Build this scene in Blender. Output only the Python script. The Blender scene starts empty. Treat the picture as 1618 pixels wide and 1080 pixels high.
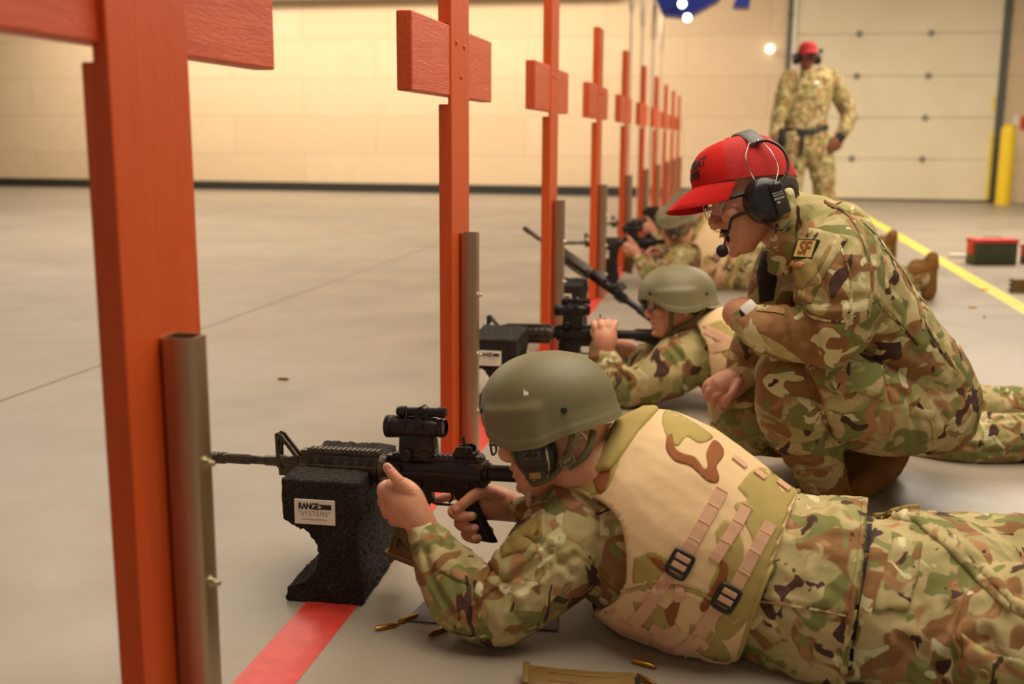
import bpy, bmesh, math, random
import numpy as np
from mathutils import Vector, Matrix, noise
from mathutils.bvhtree import BVHTree
from mathutils.geometry import delaunay_2d_cdt
random.seed(4)
SC = bpy.context.scene
COL = SC.collection
S = 1.6                                    # spacing of the firing lanes, metres
# ------------------------------------------------------------------ camera
FPX, PITCH, ROLL, YAW = 1724.9, .1852, .0064, .1933
CAM = Vector((.4408, -.7359, .5535)) * S
FW = Vector((-math.sin(YAW)*math.cos(PITCH), math.cos(YAW)*math.cos(PITCH), -math.sin(PITCH)))
_r0 = Vector((math.cos(YAW), math.sin(YAW), 0)); _u0 = _r0.cross(FW)
RT = _r0*math.cos(ROLL) + _u0*math.sin(ROLL)
UP = -_r0*math.sin(ROLL) + _u0*math.cos(ROLL)
cam_data = bpy.data.cameras.new('camera'); cam_ob = bpy.data.objects.new('camera', cam_data)
COL.objects.link(cam_ob); SC.camera = cam_ob
cam_ob.matrix_world = Matrix(((RT.x, UP.x, -FW.x, CAM.x), (RT.y, UP.y, -FW.y, CAM.y), (RT.z, UP.z, -FW.z, CAM.z), (0, 0, 0, 1)))
cam_data.sensor_width = 36; cam_data.lens = FPX/1618*36; cam_data.clip_end = 80
cam_data.dof.use_dof = True; cam_data.dof.focus_distance = 2.25; cam_data.dof.aperture_fstop = 3.0
# ------------------------------------------------------------------ light
SC.view_settings.view_transform = 'Standard'; SC.view_settings.look = 'None'
SC.view_settings.gamma = 1; SC.view_settings.use_curve_mapping = False
SC.view_settings.exposure = 0.0
def srgb(r, g, b, a=1):
    f = lambda c: (c/255/12.92 if c/255 <= .04045 else ((c/255+.055)/1.055)**2.4)
    return (f(r), f(g), f(b), a)
W = bpy.data.worlds.new('ambient_fill'); SC.world = W; W.use_nodes = True  # added warm fill from all open sides, not a source in the room
W.node_tree.nodes['Background'].inputs[0].default_value = (1, .86, .68, 1)
W.node_tree.nodes['Background'].inputs[1].default_value = .36
def area(name, loc, sx, sy, power, color=(1, .88, .72), rot=(0, 0, 0)):
    l = bpy.data.lights.new(name, 'AREA'); l.shape = 'RECTANGLE'; l.size = sx; l.size_y = sy
    l.energy = power; l.color = color
    o = bpy.data.objects.new(name, l); o.location = loc; o.rotation_euler = rot; COL.objects.link(o)
    return o
area('lamp_firing_line', (1.3, 1.8, 3.7), 3.0, 4.5, 235)
area('lamp_downrange', (-5.5, 7, 3.7), 6, 8, 460)
area('lamp_downrange_far', (-5.2, 13.9, 3.5), 10.5, .7, 340, rot=(math.radians(18), 0, 0))
area('lamp_far', (3.4, 9.5, 3.7), 3.2, 5.5, 430)
# ------------------------------------------------------------------ helpers
def at(x, y, D): return CAM + (FW + RT*((x-809)/FPX) - UP*((y-540)/FPX))*D
def aty(x, y, Y):
    d = FW + RT*((x-809)/FPX) - UP*((y-540)/FPX); return CAM + d*((Y-CAM.y)/d.y)
def atz(x, y, Z=0):
    d = FW + RT*((x-809)/FPX) - UP*((y-540)/FPX); return CAM + d*((Z-CAM.z)/d.z)
def empty(name, loc, label=None, cat=None, group=None, rot=(0, 0, 0)):
    o = bpy.data.objects.new(name, None); o.location = loc; o.rotation_euler = rot; COL.objects.link(o)
    o.empty_display_size = .1
    return tag(o, label, cat, group)
def tag(o, label=None, cat=None, group=None, kind=None):
    if label: o['label'] = label
    if cat: o['category'] = cat
    if group: o['group'] = group
    if kind: o['kind'] = kind
    return o
def link(name, me, mats, parent=None, smooth=None):
    if not isinstance(mats, (list, tuple)): mats = [mats]
    for m in mats: me.materials.append(m)
    o = bpy.data.objects.new(name, me); COL.objects.link(o)
    if smooth is not None: shade(me, smooth)
    if parent is not None:
        o.parent = parent
        bpy.context.view_layer.update()
        o.matrix_parent_inverse = parent.matrix_world.inverted() if getattr(parent, '_w', True) and WORLD_PARENT[0] else Matrix()
    return o
WORLD_PARENT = [False]                     # True: geometry given in world space, parent inverse is set
def shade(me, angle=None):
    me.polygons.foreach_set('use_smooth', [True]*len(me.polygons))
    if angle is not None and angle > 0: me.set_sharp_from_angle(angle=math.radians(angle))
def obj(name, bm, mats, parent=None, smooth=None):
    me = bpy.data.meshes.new(name); bm.normal_update(); bm.to_mesh(me); bm.free()
    return link(name, me, mats, parent, smooth)
def box(bm, x0, x1, y0, y1, z0, z1, bev=0, mi=0, M=None, seg=2):
    b = bmesh.new(); bmesh.ops.create_cube(b, size=1)
    for v in b.verts: v.co = Vector(((x0+x1)/2+v.co.x*(x1-x0), (y0+y1)/2+v.co.y*(y1-y0), (z0+z1)/2+v.co.z*(z1-z0)))
    if bev: bmesh.ops.bevel(b, geom=b.edges[:], offset=bev, segments=seg, profile=.5, affect='EDGES')
    merge(bm, b, mi, M)
def merge(bm, b, mi=0, M=None):
    if M is not None: b.transform(M)
    vs = [bm.verts.new(v.co) for v in b.verts]; b.verts.index_update()
    for f in b.faces:
        try: nf = bm.faces.new([vs[v.index] for v in f.verts]); nf.material_index = mi; nf.smooth = f.smooth
        except ValueError: pass
    b.free()
def prism(bm, pts, axis, a0, a1, mi=0, M=None, bev=0):
    """2D outline extruded between a0 and a1 along axis; pts are the two other coordinates in order"""
    b = bmesh.new()
    def mk(p, a): return Vector({'x': (a, p[0], p[1]), 'y': (p[0], a, p[1]), 'z': (p[0], p[1], a)}[axis])
    A = [b.verts.new(mk(p, a0)) for p in pts]; B = [b.verts.new(mk(p, a1)) for p in pts]
    n = len(pts); caps = [b.faces.new(A), b.faces.new(B[::-1])]
    for i in range(n): b.faces.new((A[i], B[i], B[(i+1) % n], A[(i+1) % n]))
    bmesh.ops.recalc_face_normals(b, faces=b.faces[:])
    if bev: bmesh.ops.bevel(b, geom=b.edges[:], offset=bev, segments=2, profile=.5, affect='EDGES')
    bmesh.ops.triangulate(b, faces=[f for f in b.faces if len(f.verts) > 4])
    merge(bm, b, mi, M)
def lathe(bm, prof, axis='x', n=24, mi=0, M=None, cap=True):
    """prof: (position along the axis, radius)"""
    b = bmesh.new(); rings = []
    for a, r in prof:
        ring = []
        for i in range(n):
            t = 2*math.pi*i/n; c, s = r*math.cos(t), r*math.sin(t)
            ring.append(b.verts.new(Vector({'x': (a, c, s), 'y': (c, a, s), 'z': (c, s, a)}[axis])))
        rings.append(ring)
    for A, B in zip(rings, rings[1:]):
        for i in range(n): b.faces.new((A[i], A[(i+1) % n], B[(i+1) % n], B[i]))
    if cap: b.faces.new(rings[0]); b.faces.new(rings[-1])
    bmesh.ops.recalc_face_normals(b, faces=b.faces[:])
    merge(bm, b, mi, M)
def cr(P, n):
    """Catmull-Rom through rows of P"""
    P = np.asarray(P, float); 
    if len(P) == 2: return np.array([P[0]*(1-t)+P[1]*t for t in np.linspace(0, 1, n+1)])
    Q = np.vstack([2*P[0]-P[1], P, 2*P[-1]-P[-2]]); out = []
    for i in range(1, len(Q)-2):
        for t in np.linspace(0, 1, n, endpoint=False):
            a, b_, c, d = Q[i-1], Q[i], Q[i+1], Q[i+2]
            out.append(.5*((2*b_)+(-a+c)*t+(2*a-5*b_+4*c-d)*t*t+(-a+3*b_-3*c+d)*t**3))
    out.append(P[-1]); return np.array(out)
def tube(bm, pts, r, n=8, mi=0, M=None, sm=6, flat=None):
    """round wire or cable through the points; flat=(w,h,up) gives a strap"""
    P = cr([tuple(p) for p in pts], sm) if sm else np.array([tuple(p) for p in pts])
    R = np.interp(np.linspace(0, 1, len(P)), np.linspace(0, 1, len(r)), r) if hasattr(r, '__len__') else [r]*len(P)
    b = bmesh.new(); rings = []; prev = None
    for i, p in enumerate(P):
        t = Vector(P[min(i+1, len(P)-1)]-P[max(i-1, 0)]).normalized()
        if prev is None: u = t.orthogonal().normalized()
        else: u = (prev-t*prev.dot(t)).normalized()
        prev = u; w = t.cross(u)
        rings.append([b.verts.new(Vector(p)+(u*math.cos(2*math.pi*k/n)+w*math.sin(2*math.pi*k/n))*R[i]) for k in range(n)])
    for A, B in zip(rings, rings[1:]):
        for k in range(n): b.faces.new((A[k], A[(k+1) % n], B[(k+1) % n], B[k]))
    b.faces.new(rings[0][::-1]); b.faces.new(rings[-1])
    merge(bm, b, mi, M)
# ------------------------------------------------------------------ materials
def mat(name, col=(.5, .5, .5, 1), rough=.5, metal=0, spec=.5, **k):
    m = bpy.data.materials.new(name); m.use_nodes = True
    p = m.node_tree.nodes['Principled BSDF']
    p.inputs['Base Color'].default_value = col; p.inputs['Roughness'].default_value = rough
    p.inputs['Metallic'].default_value = metal; p.inputs['Specular IOR Level'].default_value = spec
    for a, v in k.items(): p.inputs[a.replace('_', ' ')].default_value = v
    return m
class NT:
    def __init__(s, m):
        s.m = m; s.t = m.node_tree; s.p = s.t.nodes['Principled BSDF']; s.tc = s.t.nodes.new('ShaderNodeTexCoord')
        s.co = s.tc.outputs['Object']
    def l(s, a, b): s.t.links.new(a, b)
    def mapping(s, scale=(1, 1, 1), rot=(0, 0, 0), loc=(0, 0, 0), src=None):
        n = s.t.nodes.new('ShaderNodeMapping'); n.inputs['Scale'].default_value = scale
        n.inputs['Rotation'].default_value = rot; n.inputs['Location'].default_value = loc
        s.l(src or s.co, n.inputs[0]); return n.outputs[0]
    def noise(s, scale, detail=2, rough=.5, dist=0, src=None):
        n = s.t.nodes.new('ShaderNodeTexNoise'); n.inputs['Scale'].default_value = scale
        n.inputs['Detail'].default_value = detail; n.inputs['Roughness'].default_value = rough
        n.inputs['Distortion'].default_value = dist; s.l(src or s.co, n.inputs['Vector']); return n.outputs['Fac']
    def ramp(s, fac, stops, mode='LINEAR'):
        n = s.t.nodes.new('ShaderNodeValToRGB'); n.color_ramp.interpolation = mode
        e = n.color_ramp.elements
        while len(e) < len(stops): e.new(.5)
        for el, (p, c) in zip(e, stops): el.position = p; el.color = c if len(c) == 4 else (*c, 1)
        s.l(fac, n.inputs[0]); return n.outputs[0]
    def mix(s, fac, a, b, mode='MIX'):
        n = s.t.nodes.new('ShaderNodeMix'); n.data_type = 'RGBA'; n.blend_type = mode
        for v, i in ((fac, 0), (a, 6), (b, 7)):
            if isinstance(v, (int, float, tuple)): n.inputs[i].default_value = v
            else: s.l(v, n.inputs[i])
        return n.outputs[2]
    def step(s, fac, lo, hi): return s.ramp(fac, [(lo, (0, 0, 0, 1)), (hi, (1, 1, 1, 1))])
    def color(s, c): s.l(c, s.p.inputs['Base Color'])
    def bump(s, h, strength=.3, dist=.01):
        n = s.t.nodes.new('ShaderNodeBump'); n.inputs['Strength'].default_value = strength; n.inputs['Distance'].default_value = dist
        prev = s.p.inputs['Normal'].links
        if prev: s.l(prev[0].from_socket, n.inputs['Normal'])
        s.l(h, n.inputs['Height']); s.l(n.outputs[0], s.p.inputs['Normal'])
    def math(s, op, a, b=0.0):
        n = s.t.nodes.new('ShaderNodeMath'); n.operation = op
        for v, i in ((a, 0), (b, 1)):
            if isinstance(v, (int, float)): n.inputs[i].default_value = v
            else: s.l(v, n.inputs[i])
        return n.outputs[0]
def noisy(name, c1, c2, scale, rough=.6, bump=.2, bscale=200, bd=.002, **k):
    m = mat(name, c1, rough, **k); n = NT(m)
    n.color(n.ramp(n.noise(scale, 4), [(.35, c1), (.65, c2)]))
    if bump: n.bump(n.noise(bscale, 3), bump, bd)
    return m
M = {}
# floor: sealed concrete, slightly cloudy
m = M['floor'] = mat('sealed_concrete', srgb(176, 160, 142), .42, spec=.4); n = NT(m)
c = n.ramp(n.noise(.9, 4, .6, .6), [(.3, srgb(143, 131, 116)), (.7, srgb(162, 149, 131))])
c = n.mix(n.step(n.noise(14, 5, .7), .62, .8), c, srgb(150, 136, 120))
c = n.mix(n.step(n.noise(160, 2), .68, .76), c, srgb(120, 108, 96))
n.color(n.mix(n.step(n.noise(120, 2, src=n.mapping(loc=(7, 3, 1))), .72, .78), c, srgb(212, 200, 180)))
n.l(n.ramp(n.noise(3, 4), [(.3, (.32, .32, .32, 1)), (.7, (.5, .5, .5, 1))]), n.p.inputs['Roughness'])
n.bump(n.noise(90, 4), .12, .003)
# back wall: sound-absorbing panels with thin joints
m = M['wall'] = mat('wall_panel', srgb(214, 184, 144), .9); n = NT(m)
br = n.t.nodes.new('ShaderNodeTexBrick'); br.offset = .5
sx = n.t.nodes.new('ShaderNodeSeparateXYZ'); n.l(n.co, sx.inputs[0]); cx = n.t.nodes.new('ShaderNodeCombineXYZ')
n.l(sx.outputs[0], cx.inputs[0]); n.l(sx.outputs[2], cx.inputs[1]); n.l(cx.outputs[0], br.inputs['Vector'])
br.inputs['Scale'].default_value = 1; br.inputs['Mortar Size'].default_value = .012; br.inputs['Mortar Smooth'].default_value = .6
br.inputs['Brick Width'].default_value = 2.44; br.inputs['Row Height'].default_value = .6
br.inputs['Color1'].default_value = srgb(228, 202, 166); br.inputs['Color2'].default_value = srgb(222, 195, 158)
br.inputs['Mortar'].default_value = srgb(204, 178, 144)
c = n.mix(n.step(n.noise(6, 5, .7), .5, .75), br.outputs['Color'], srgb(220, 192, 156))
n.color(n.mix(n.step(n.noise(45, 4, .7), .56, .8), c, srgb(208, 180, 144)))
n.bump(n.noise(120, 3), .4, .004)
M['joint'] = mat('floor_joint', srgb(140, 122, 102), .8)
M['base'] = mat('dark_rubber_base', srgb(44, 42, 34), .6)
M['ceiling'] = mat('grey_ceiling', srgb(150, 142, 130), .9)
# painted orange lumber
m = M['orange'] = mat('orange_painted_wood', srgb(208, 70, 26), .42, spec=.35); n = NT(m)
wv = n.noise(9, 3, .5, 1.2, src=n.mapping(scale=(6, 6, .35)))
n.color(n.ramp(wv, [(.3, srgb(200, 76, 24)), (.7, srgb(212, 86, 34))]))
n.bump(n.noise(30, 4, .6, .8, src=n.mapping(scale=(5, 5, .5))), .16, .004); n.bump(n.noise(25, 3), .12, .004)
m = M['orange_arm'] = mat('orange_painted_crossbar', srgb(208, 72, 30), .42, spec=.35); n = NT(m)
n.color(n.ramp(n.noise(9, 3, .5, 1.2, src=n.mapping(scale=(6, .35, 6))), [(.3, srgb(200, 74, 26)), (.7, srgb(216, 90, 42))]))
n.bump(n.noise(24, 4, .6, 1.5, src=n.mapping(scale=(9, .6, 9))), .45, .005); n.bump(n.noise(25, 3), .12, .004)
m = M['steel'] = mat('brushed_galvanized_tube', srgb(168, 158, 138), .36, 1); n = NT(m)
n.color(n.ramp(n.noise(40, 3, .5, 0, src=n.mapping(scale=(1, 1, .05))), [(.3, srgb(168, 146, 122)), (.7, srgb(190, 168, 142))]))  # warm reflection of the red surroundings is mixed into the metal colour
M['bolt'] = mat('zinc_bolt', srgb(200, 192, 170), .3, 1)
m = M['rubber'] = mat('black_crumb_rubber', srgb(34, 31, 29), .8, spec=.25); n = NT(m)
n.color(n.ramp(n.noise(260, 3, .7), [(.42, srgb(24, 21, 19)), (.72, srgb(78, 69, 60))]))
n.bump(n.noise(180, 4, .8), .9, .006); n.bump(n.noise(60, 3, .7), .6, .006)
M['gun'] = noisy('black_gun_metal', srgb(30, 27, 25), srgb(42, 38, 35), 30, .38, .15, 400, .0006, metal=.35)
M['gun_worn'] = noisy('worn_gun_steel', srgb(66, 57, 48), srgb(88, 77, 62), 60, .38, .1, 400, .0006, metal=.6)
M['polymer'] = noisy('black_polymer', srgb(20, 18, 17), srgb(27, 24, 22), 50, .5, .25, 500, .0006)
M['glass_dark'] = mat('optic_glass', srgb(20, 14, 30), .05, spec=.8)
M['red_paint'] = noisy('red_floor_paint', srgb(214, 66, 54), srgb(198, 56, 48), 30, .38, .1, 90, .003)
M['yellow_paint'] = noisy('yellow_floor_paint', srgb(244, 220, 84), srgb(232, 205, 70), 8, .4, .1, 90, .003)
M['yellow'] = mat('yellow_bollard_paint', srgb(244, 205, 30), .4)
M['white_label'] = mat('white_label', srgb(236, 230, 214), .4)
M['ink'] = mat('black_ink', srgb(20, 18, 16), .6)
M['grey_ink'] = mat('grey_ink', srgb(110, 106, 100), .6)
M['brass'] = noisy('brass_case', srgb(196, 150, 72), srgb(168, 122, 50), 60, .22, 0, metal=1)
M['dark_brass'] = mat('case_mouth', srgb(84, 60, 40), .4, .8)
M['tan_mag'] = noisy('brown_magazine_polymer', srgb(122, 92, 44), srgb(108, 80, 36), 20, .45, .2, 300, .001)
M['ammo_green'] = noisy('olive_drab_steel', srgb(62, 66, 34), srgb(54, 58, 30), 10, .5, .1, 60, .003)
M['ammo_red'] = mat('red_orange_lid', srgb(206, 52, 30), .5)
M['door_white'] = noisy('cream_door_panel', srgb(240, 226, 194), srgb(234, 219, 186), 2, .6, .1, 60, .002)
M['door_seam'] = mat('door_seam', srgb(205, 188, 154), .7)
M['hinge'] = mat('hinge_metal', srgb(140, 132, 112), .5, .3)
M['track'] = mat('door_track_metal', srgb(92, 92, 84), .5, .5)
M['blue'] = mat('blue_enamel', srgb(16, 44, 150), .45)
M['pale_pole'] = mat('pale_metal_pole', srgb(214, 196, 172), .35, .3)
M['plate'] = noisy('dark_floor_plate', srgb(96, 84, 84), srgb(80, 70, 70), 12, .35, .1, 60, .002, metal=.3)
def emis(name, col, s):
    m = mat(name, col, .5); m.node_tree.nodes['Principled BSDF'].inputs['Emission Color'].default_value = col
    m.node_tree.nodes['Principled BSDF'].inputs['Emission Strength'].default_value = s; return m
M['lamp'] = emis('lamp_face', (1, .95, .85, 1), 8)
M['lamp_soft'] = emis('wall_lamp_face', (1, .95, .85, 1), 1.6)
# ------------------------------------------------------------------ the room
WY = 15.9                                  # back wall
def struct(name, bm, m, **k): return tag(obj(name, bm, m, **k), kind='structure')
b = bmesh.new(); box(b, -30, 9, -5, WY+.3, -.1, 0); struct('floor', b, M['floor'])
b = bmesh.new(); box(b, -30, 9, WY, WY+.3, -.1, 4.6)
w = struct('wall_back', b, M['wall'])
b = bmesh.new(); box(b, -30, 9, -5, WY, 4.2, 4.4); struct('ceiling', b, M['ceiling'])
b = bmesh.new(); box(b, -30, 1.45, WY-.03, WY, .0, .14, .004); box(b, 5.0, 9, WY-.03, WY, 0, .14, .004); struct('baseboard_back', b, M['base'])
b = bmesh.new(); box(b, -.062, .04, -3, WY-.05, 0, .0012); struct('trim_1', b, M['red_paint'])
b = bmesh.new(); box(b, 2.235, 2.335, -3, WY-.05, 0, .0012); struct('trim_2', b, M['yellow_paint'])
b = bmesh.new()
_a, _c = atz(-60, 655), atz(690, 386); _d = (_c-_a).normalized(); _n = Vector((-_d.y, _d.x, 0))*.006
b.faces.new([b.verts.new(p+Vector((0, 0, .0008))) for p in (_a-_d*.3-_n, _c-_n, _c+_n, _a-_d*.3+_n)]); struct('trim_4', b, M['joint'])
# header beam above the downrange part of the wall
b = bmesh.new(); box(b, -30, -.95, WY-.35, WY-.01, 2.98, 3.25, .01); struct('trim_3', b, M['ceiling'])
# ------------------------------------------------------------------ overhead door in the back wall
DX0, DX1 = 1.52, 4.42
root = empty('door_1', (0, 0, 0)); tag(root, kind='structure')
b = bmesh.new()
for i in range(6):
    z0 = .02 + i*.593
    box(b, DX0, DX1, WY-.05, WY-.01, z0, z0+.587, .006)
obj('door_panel', b, M['door_white'], root)
b = bmesh.new(); box(b, DX0, DX1, WY-.012, WY-.008, 0, 3.56); obj('panel_gap', b, M['door_seam'], root)
b = bmesh.new(); box(b, DX0, DX1+.1, WY-.056, WY-.02, .0, .03, .004); obj('bottom_seal', b, M['base'], root)
for i in range(1, 6):
    for x in (2.47, 3.46):
        b = bmesh.new(); z = .02 + i*.593 - .004
        box(b, x-.03, x+.03, WY-.062, WY-.05, z-.045, z+.045, .003); box(b, x-.05, x+.05, WY-.066, WY-.058, z-.014, z+.014, .003)
        lathe(b, [(WY-.072, .012), (WY-.058, .012)], 'y', 8, M=Matrix.Translation((x, 0, z)))
        obj('hinge', b, M['hinge'], root, 30)
for x0, x1 in ((DX0-.06, DX0), (DX1, DX1+.1)):
    b = bmesh.new(); box(b, x0, x1, WY-.1, WY-.005, 0, 4.1, .005)
    for k in range(7): box(b, x0-.01, x1+.01, WY-.104, WY-.09, .3+k*.593-.02, .3+k*.593+.02)
    obj('track', b, M['track'], root)
b = bmesh.new(); box(b, DX0, DX0+.06, WY-.085, WY-.052, 0, 3.5, .003); obj('edge_strip', b, M['white_label'], root)
b = bmesh.new(); box(b, DX1-.06, DX1-.02, WY-.062, WY-.05, 1.3, 1.5, .002); obj('yellow_tag', b, M['yellow'], root)
b = bmesh.new(); box(b, DX1-.05, DX1+.0, WY-.07, WY-.052, 0.05, 1.0, .002); obj('yellow_edge_stripe', b, M['yellow_paint'], root)
# bollard
b = bmesh.new(); r = .1
lathe(b, [(0, r), (1.02, r), (1.06, r*.93), (1.09, r*.7), (1.105, r*.35), (1.108, 0.004)], 'z', 28, M=Matrix.Translation((4.5, 15.35, 0)))
tag(obj('bollard', b, M['yellow'], None, 40), 'yellow round safety bollard standing at the right side of the overhead door', 'bollard')
# wall lamp beside the door, small wall signs to the right
lp = aty(1217, 77, WY-.06); b = bmesh.new()
lathe(b, [(-.06, .055), (-.03, .06), (0, .065), (.05, .065)], 'y', 20, M=Matrix.Translation(lp))
o = obj('wall_light', b, M['lamp_soft'], None, 40); tag(o, 'small round white light glowing on the wall left of the overhead door', 'light')
p = aty(1605, 190, WY-.02); b = bmesh.new(); box(b, p.x-.035, p.x+.035, WY-.03, WY-.001, p.z-.07, p.z+.07, .004)
tag(obj('wall_switch', b, M['white_label'], None), 'small white plate on the wall behind the yellow bollard', 'switch')
p = aty(1618, 194, WY-.02); b = bmesh.new(); box(b, p.x-.04, p.x+.2, WY-.03, WY-.001, p.z-.09, p.z+.09, .004)
tag(obj('wall_sign', b, M['ammo_red'], None), 'red sign on the wall at the far right edge of the view', 'sign')
# blue ceiling baffle with two spot lamps
def bp(x, y, Y): q = aty(x, y, Y); return (q.x, q.z)
root = empty('ceiling_baffle', (0, 0, 0), 'blue angled metal baffle hanging under the ceiling near the back wall', 'baffle')
b = bmesh.new()
prism(b, [bp(1030, -60, 13), bp(1038, 3, 13), bp(1047, 24, 13), bp(1086, 28, 13), bp(1136, 0, 13), bp(1160, -60, 13)], 'y', 12.9, 13.3, bev=.01)
prism(b, [bp(1158, 11, 13), bp(1184, 12, 13), bp(1190, -30, 13), bp(1175, -30, 13)], 'y', 12.9, 13.3, bev=.008)
WORLD_PARENT[0] = True
obj('baffle_panel', b, M['blue'], root)
b = bmesh.new()
box(b, -.3, 1.4, 12.92, 13.28, 2.85, 4.2, .01); obj('hanger', b, M['track'], root)
for (x, y) in ((1078, 6), (1086, 28)):
    q = aty(x, y, 12.75); b = bmesh.new()
    lathe(b, [(-.0, .042), (.03, .05), (.16, .05)], 'y', 20, M=Matrix.Translation(q)); s = obj('spot_lamp', b, M['track'], root, 40)
    b = bmesh.new(); lathe(b, [(-.012, .02), (-.008, .045), (.004, .047)], 'y', 20, M=Matrix.Translation(q)); obj('lamp_face', b, M['lamp'], s, 40)
# pale poles downrange of the far lanes
for k, (x, Y) in enumerate(((996, 10.0), (1014, 11.5), (1031, 13.1), (1044, 14.8))):
    q = aty(x, 100, Y); b = bmesh.new()
    lathe(b, [(0, .016), (4.2, .016)], 'z', 14, M=Matrix.Translation((q.x, Y, 0)))
    lathe(b, [(2.1, .017), (2.15, .03), (2.5, .03), (2.55, .017)], 'z', 14, M=Matrix.Translation((q.x, Y, 0)))
    o = obj('hanging_pole', b, M['pale_pole'], None, 40)
    tag(o, ['nearest and leftmost pale pole rising behind the far orange posts', 'second pale pole from the left behind the far orange posts',
            'third pale pole from the left behind the far orange posts', 'farthest pale pole, next to the blue baffle'][k], 'pole', 'pale poles behind the far barricades')
# ------------------------------------------------------------------ barricades
TW, TL, TY = .047, .044, .0765
def barricade(k):
    y0 = k*S; rec = .010 if k == 0 else .004; sl = .020 if k == 0 else .010; w = .195; t = .035
    lab = ['orange wooden barricade nearest the camera, cut off by the top and bottom of the picture',
           'orange wooden barricade second from the camera, behind the black rifle and its foam rest',
           'orange wooden barricade third from the camera, seen behind the second rifle with its optic',
           'orange wooden barricade fourth from the camera, the first whose top is in view',
           'fifth orange wooden barricade in the row, behind the third shooter\'s muzzle',
           'sixth orange wooden barricade in the row', 'seventh orange wooden barricade in the row',
           'eighth orange wooden barricade in the row, third from the far end',
           'ninth orange wooden barricade in the row, last but one',
           'tenth orange wooden barricade, the farthest and smallest in the row'][k]
    root = empty('barricade', (0, y0, 0), lab, 'barricade', 'orange barricades along the red firing line')
    b = bmesh.new()
    prof = [(0, 0), (0, 1.465), (-t, 1.465), (-t, 1.168), (-sl, 1.168), (-sl, .968), (-t, .968), (-t, 0)]
    prism(b, prof, 'y', 0, w, bev=.0025)
    post = obj('post', b, M['orange'], root)
    b = bmesh.new(); box(b, -rec-.037, -rec, -.343, .503, .988, 1.164, .004, seg=2)
    obj('crossbar', b, M['orange_arm'], root)
    for (yy, zz) in ((.05, 1.125), (.135, 1.12), (.1, 1.04)) if k else ((.085, 1.06),):
        b = bmesh.new(); lathe(b, [(0, .0075 if not k else .006), (.002, .0068), (.004, .004), (.0045, .0005)], 'x', 14, M=Matrix.Translation((0, yy, zz)))
        obj('screw_head', b, M['orange'], root, 40)
    b = bmesh.new(); t_ = .004
    for (r, rev) in ((.0, 0), (t_, 1)):
        pass
    # hollow square tube with round corners
    def rr(x0, x1, y0_, y1, rad, n=4):
        out = []
        for cx_, cy_, a0 in ((x1-rad, y1-rad, 0), (x0+rad, y1-rad, 90), (x0+rad, y0_+rad, 180), (x1-rad, y0_+rad, 270)):
            for i in range(n+1):
                a = math.radians(a0+90*i/n); out.append((cx_+rad*math.cos(a), cy_+rad*math.sin(a)))
        return out
    O = rr(.001, TW, TY, TY+TL, .007); I = rr(.001+t_, TW-t_, TY+t_, TY+TL-t_, .004)
    n = len(O); rings = []
    for P, z in ((O, 0), (O, .632), (I, .632), (I, 0.02)): rings.append([b.verts.new((x, y, z)) for x, y in P])
    for A, B in zip(rings, rings[1:]):
        for i in range(n): b.faces.new((A[i], A[(i+1) % n], B[(i+1) % n], B[i]))
    bmesh.ops.recalc_face_normals(b, faces=b.faces[:])
    tb = obj('support_tube', b, M['steel'], root, 30)
    for zz in (.463, .297, .135):
        b = bmesh.new(); T = Matrix.Translation((TW, TY+TL/2, zz))
        lathe(b, [(0, .0095), (.0015, .0095), (.0018, .0005)], 'x', 16, M=T); lathe(b, [(.001, .0062), (.0065, .0062), (.0068, .0005)], 'x', 6, M=T)
        lathe(b, [(.006, .0038), (.0125, .0035), (.013, .0005)], 'x', 12, M=T)
        obj('bolt', b, M['bolt'], tb, 30)
WORLD_PARENT[0] = False
for k in range(10): barricade(k)
# ------------------------------------------------------------------ text
def text_bm(txt, size, extr=0.0, offset=0.0, space=1.0, align='CENTER', shear=0, scx=1):
    cu = bpy.data.curves.new('t', 'FONT'); cu.body = txt; cu.size = size; cu.extrude = extr; cu.offset = offset
    cu.align_x = align; cu.align_y = 'CENTER'; cu.space_character = space; cu.shear = shear; cu.resolution_u = 3
    o = bpy.data.objects.new('t', cu); COL.objects.link(o); bpy.context.view_layer.update()
    me = bpy.data.meshes.new_from_object(o.evaluated_get(bpy.context.evaluated_depsgraph_get()))
    b = bmesh.new(); b.from_mesh(me); bpy.data.objects.remove(o); bpy.data.curves.remove(cu); bpy.data.meshes.remove(me)
    if scx != 1:
        for v in b.verts: v.co.x *= scx
    return b
def rot_from(xa, ya, loc):
    """matrix whose x and y axes run along xa and ya"""
    x = Vector(xa).normalized(); z = x.cross(Vector(ya)).normalized(); y = z.cross(x)
    return Matrix(((x.x, y.x, z.x, loc[0]), (x.y, y.y, z.y, loc[1]), (x.z, y.z, z.z, loc[2]), (0, 0, 0, 1)))
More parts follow.
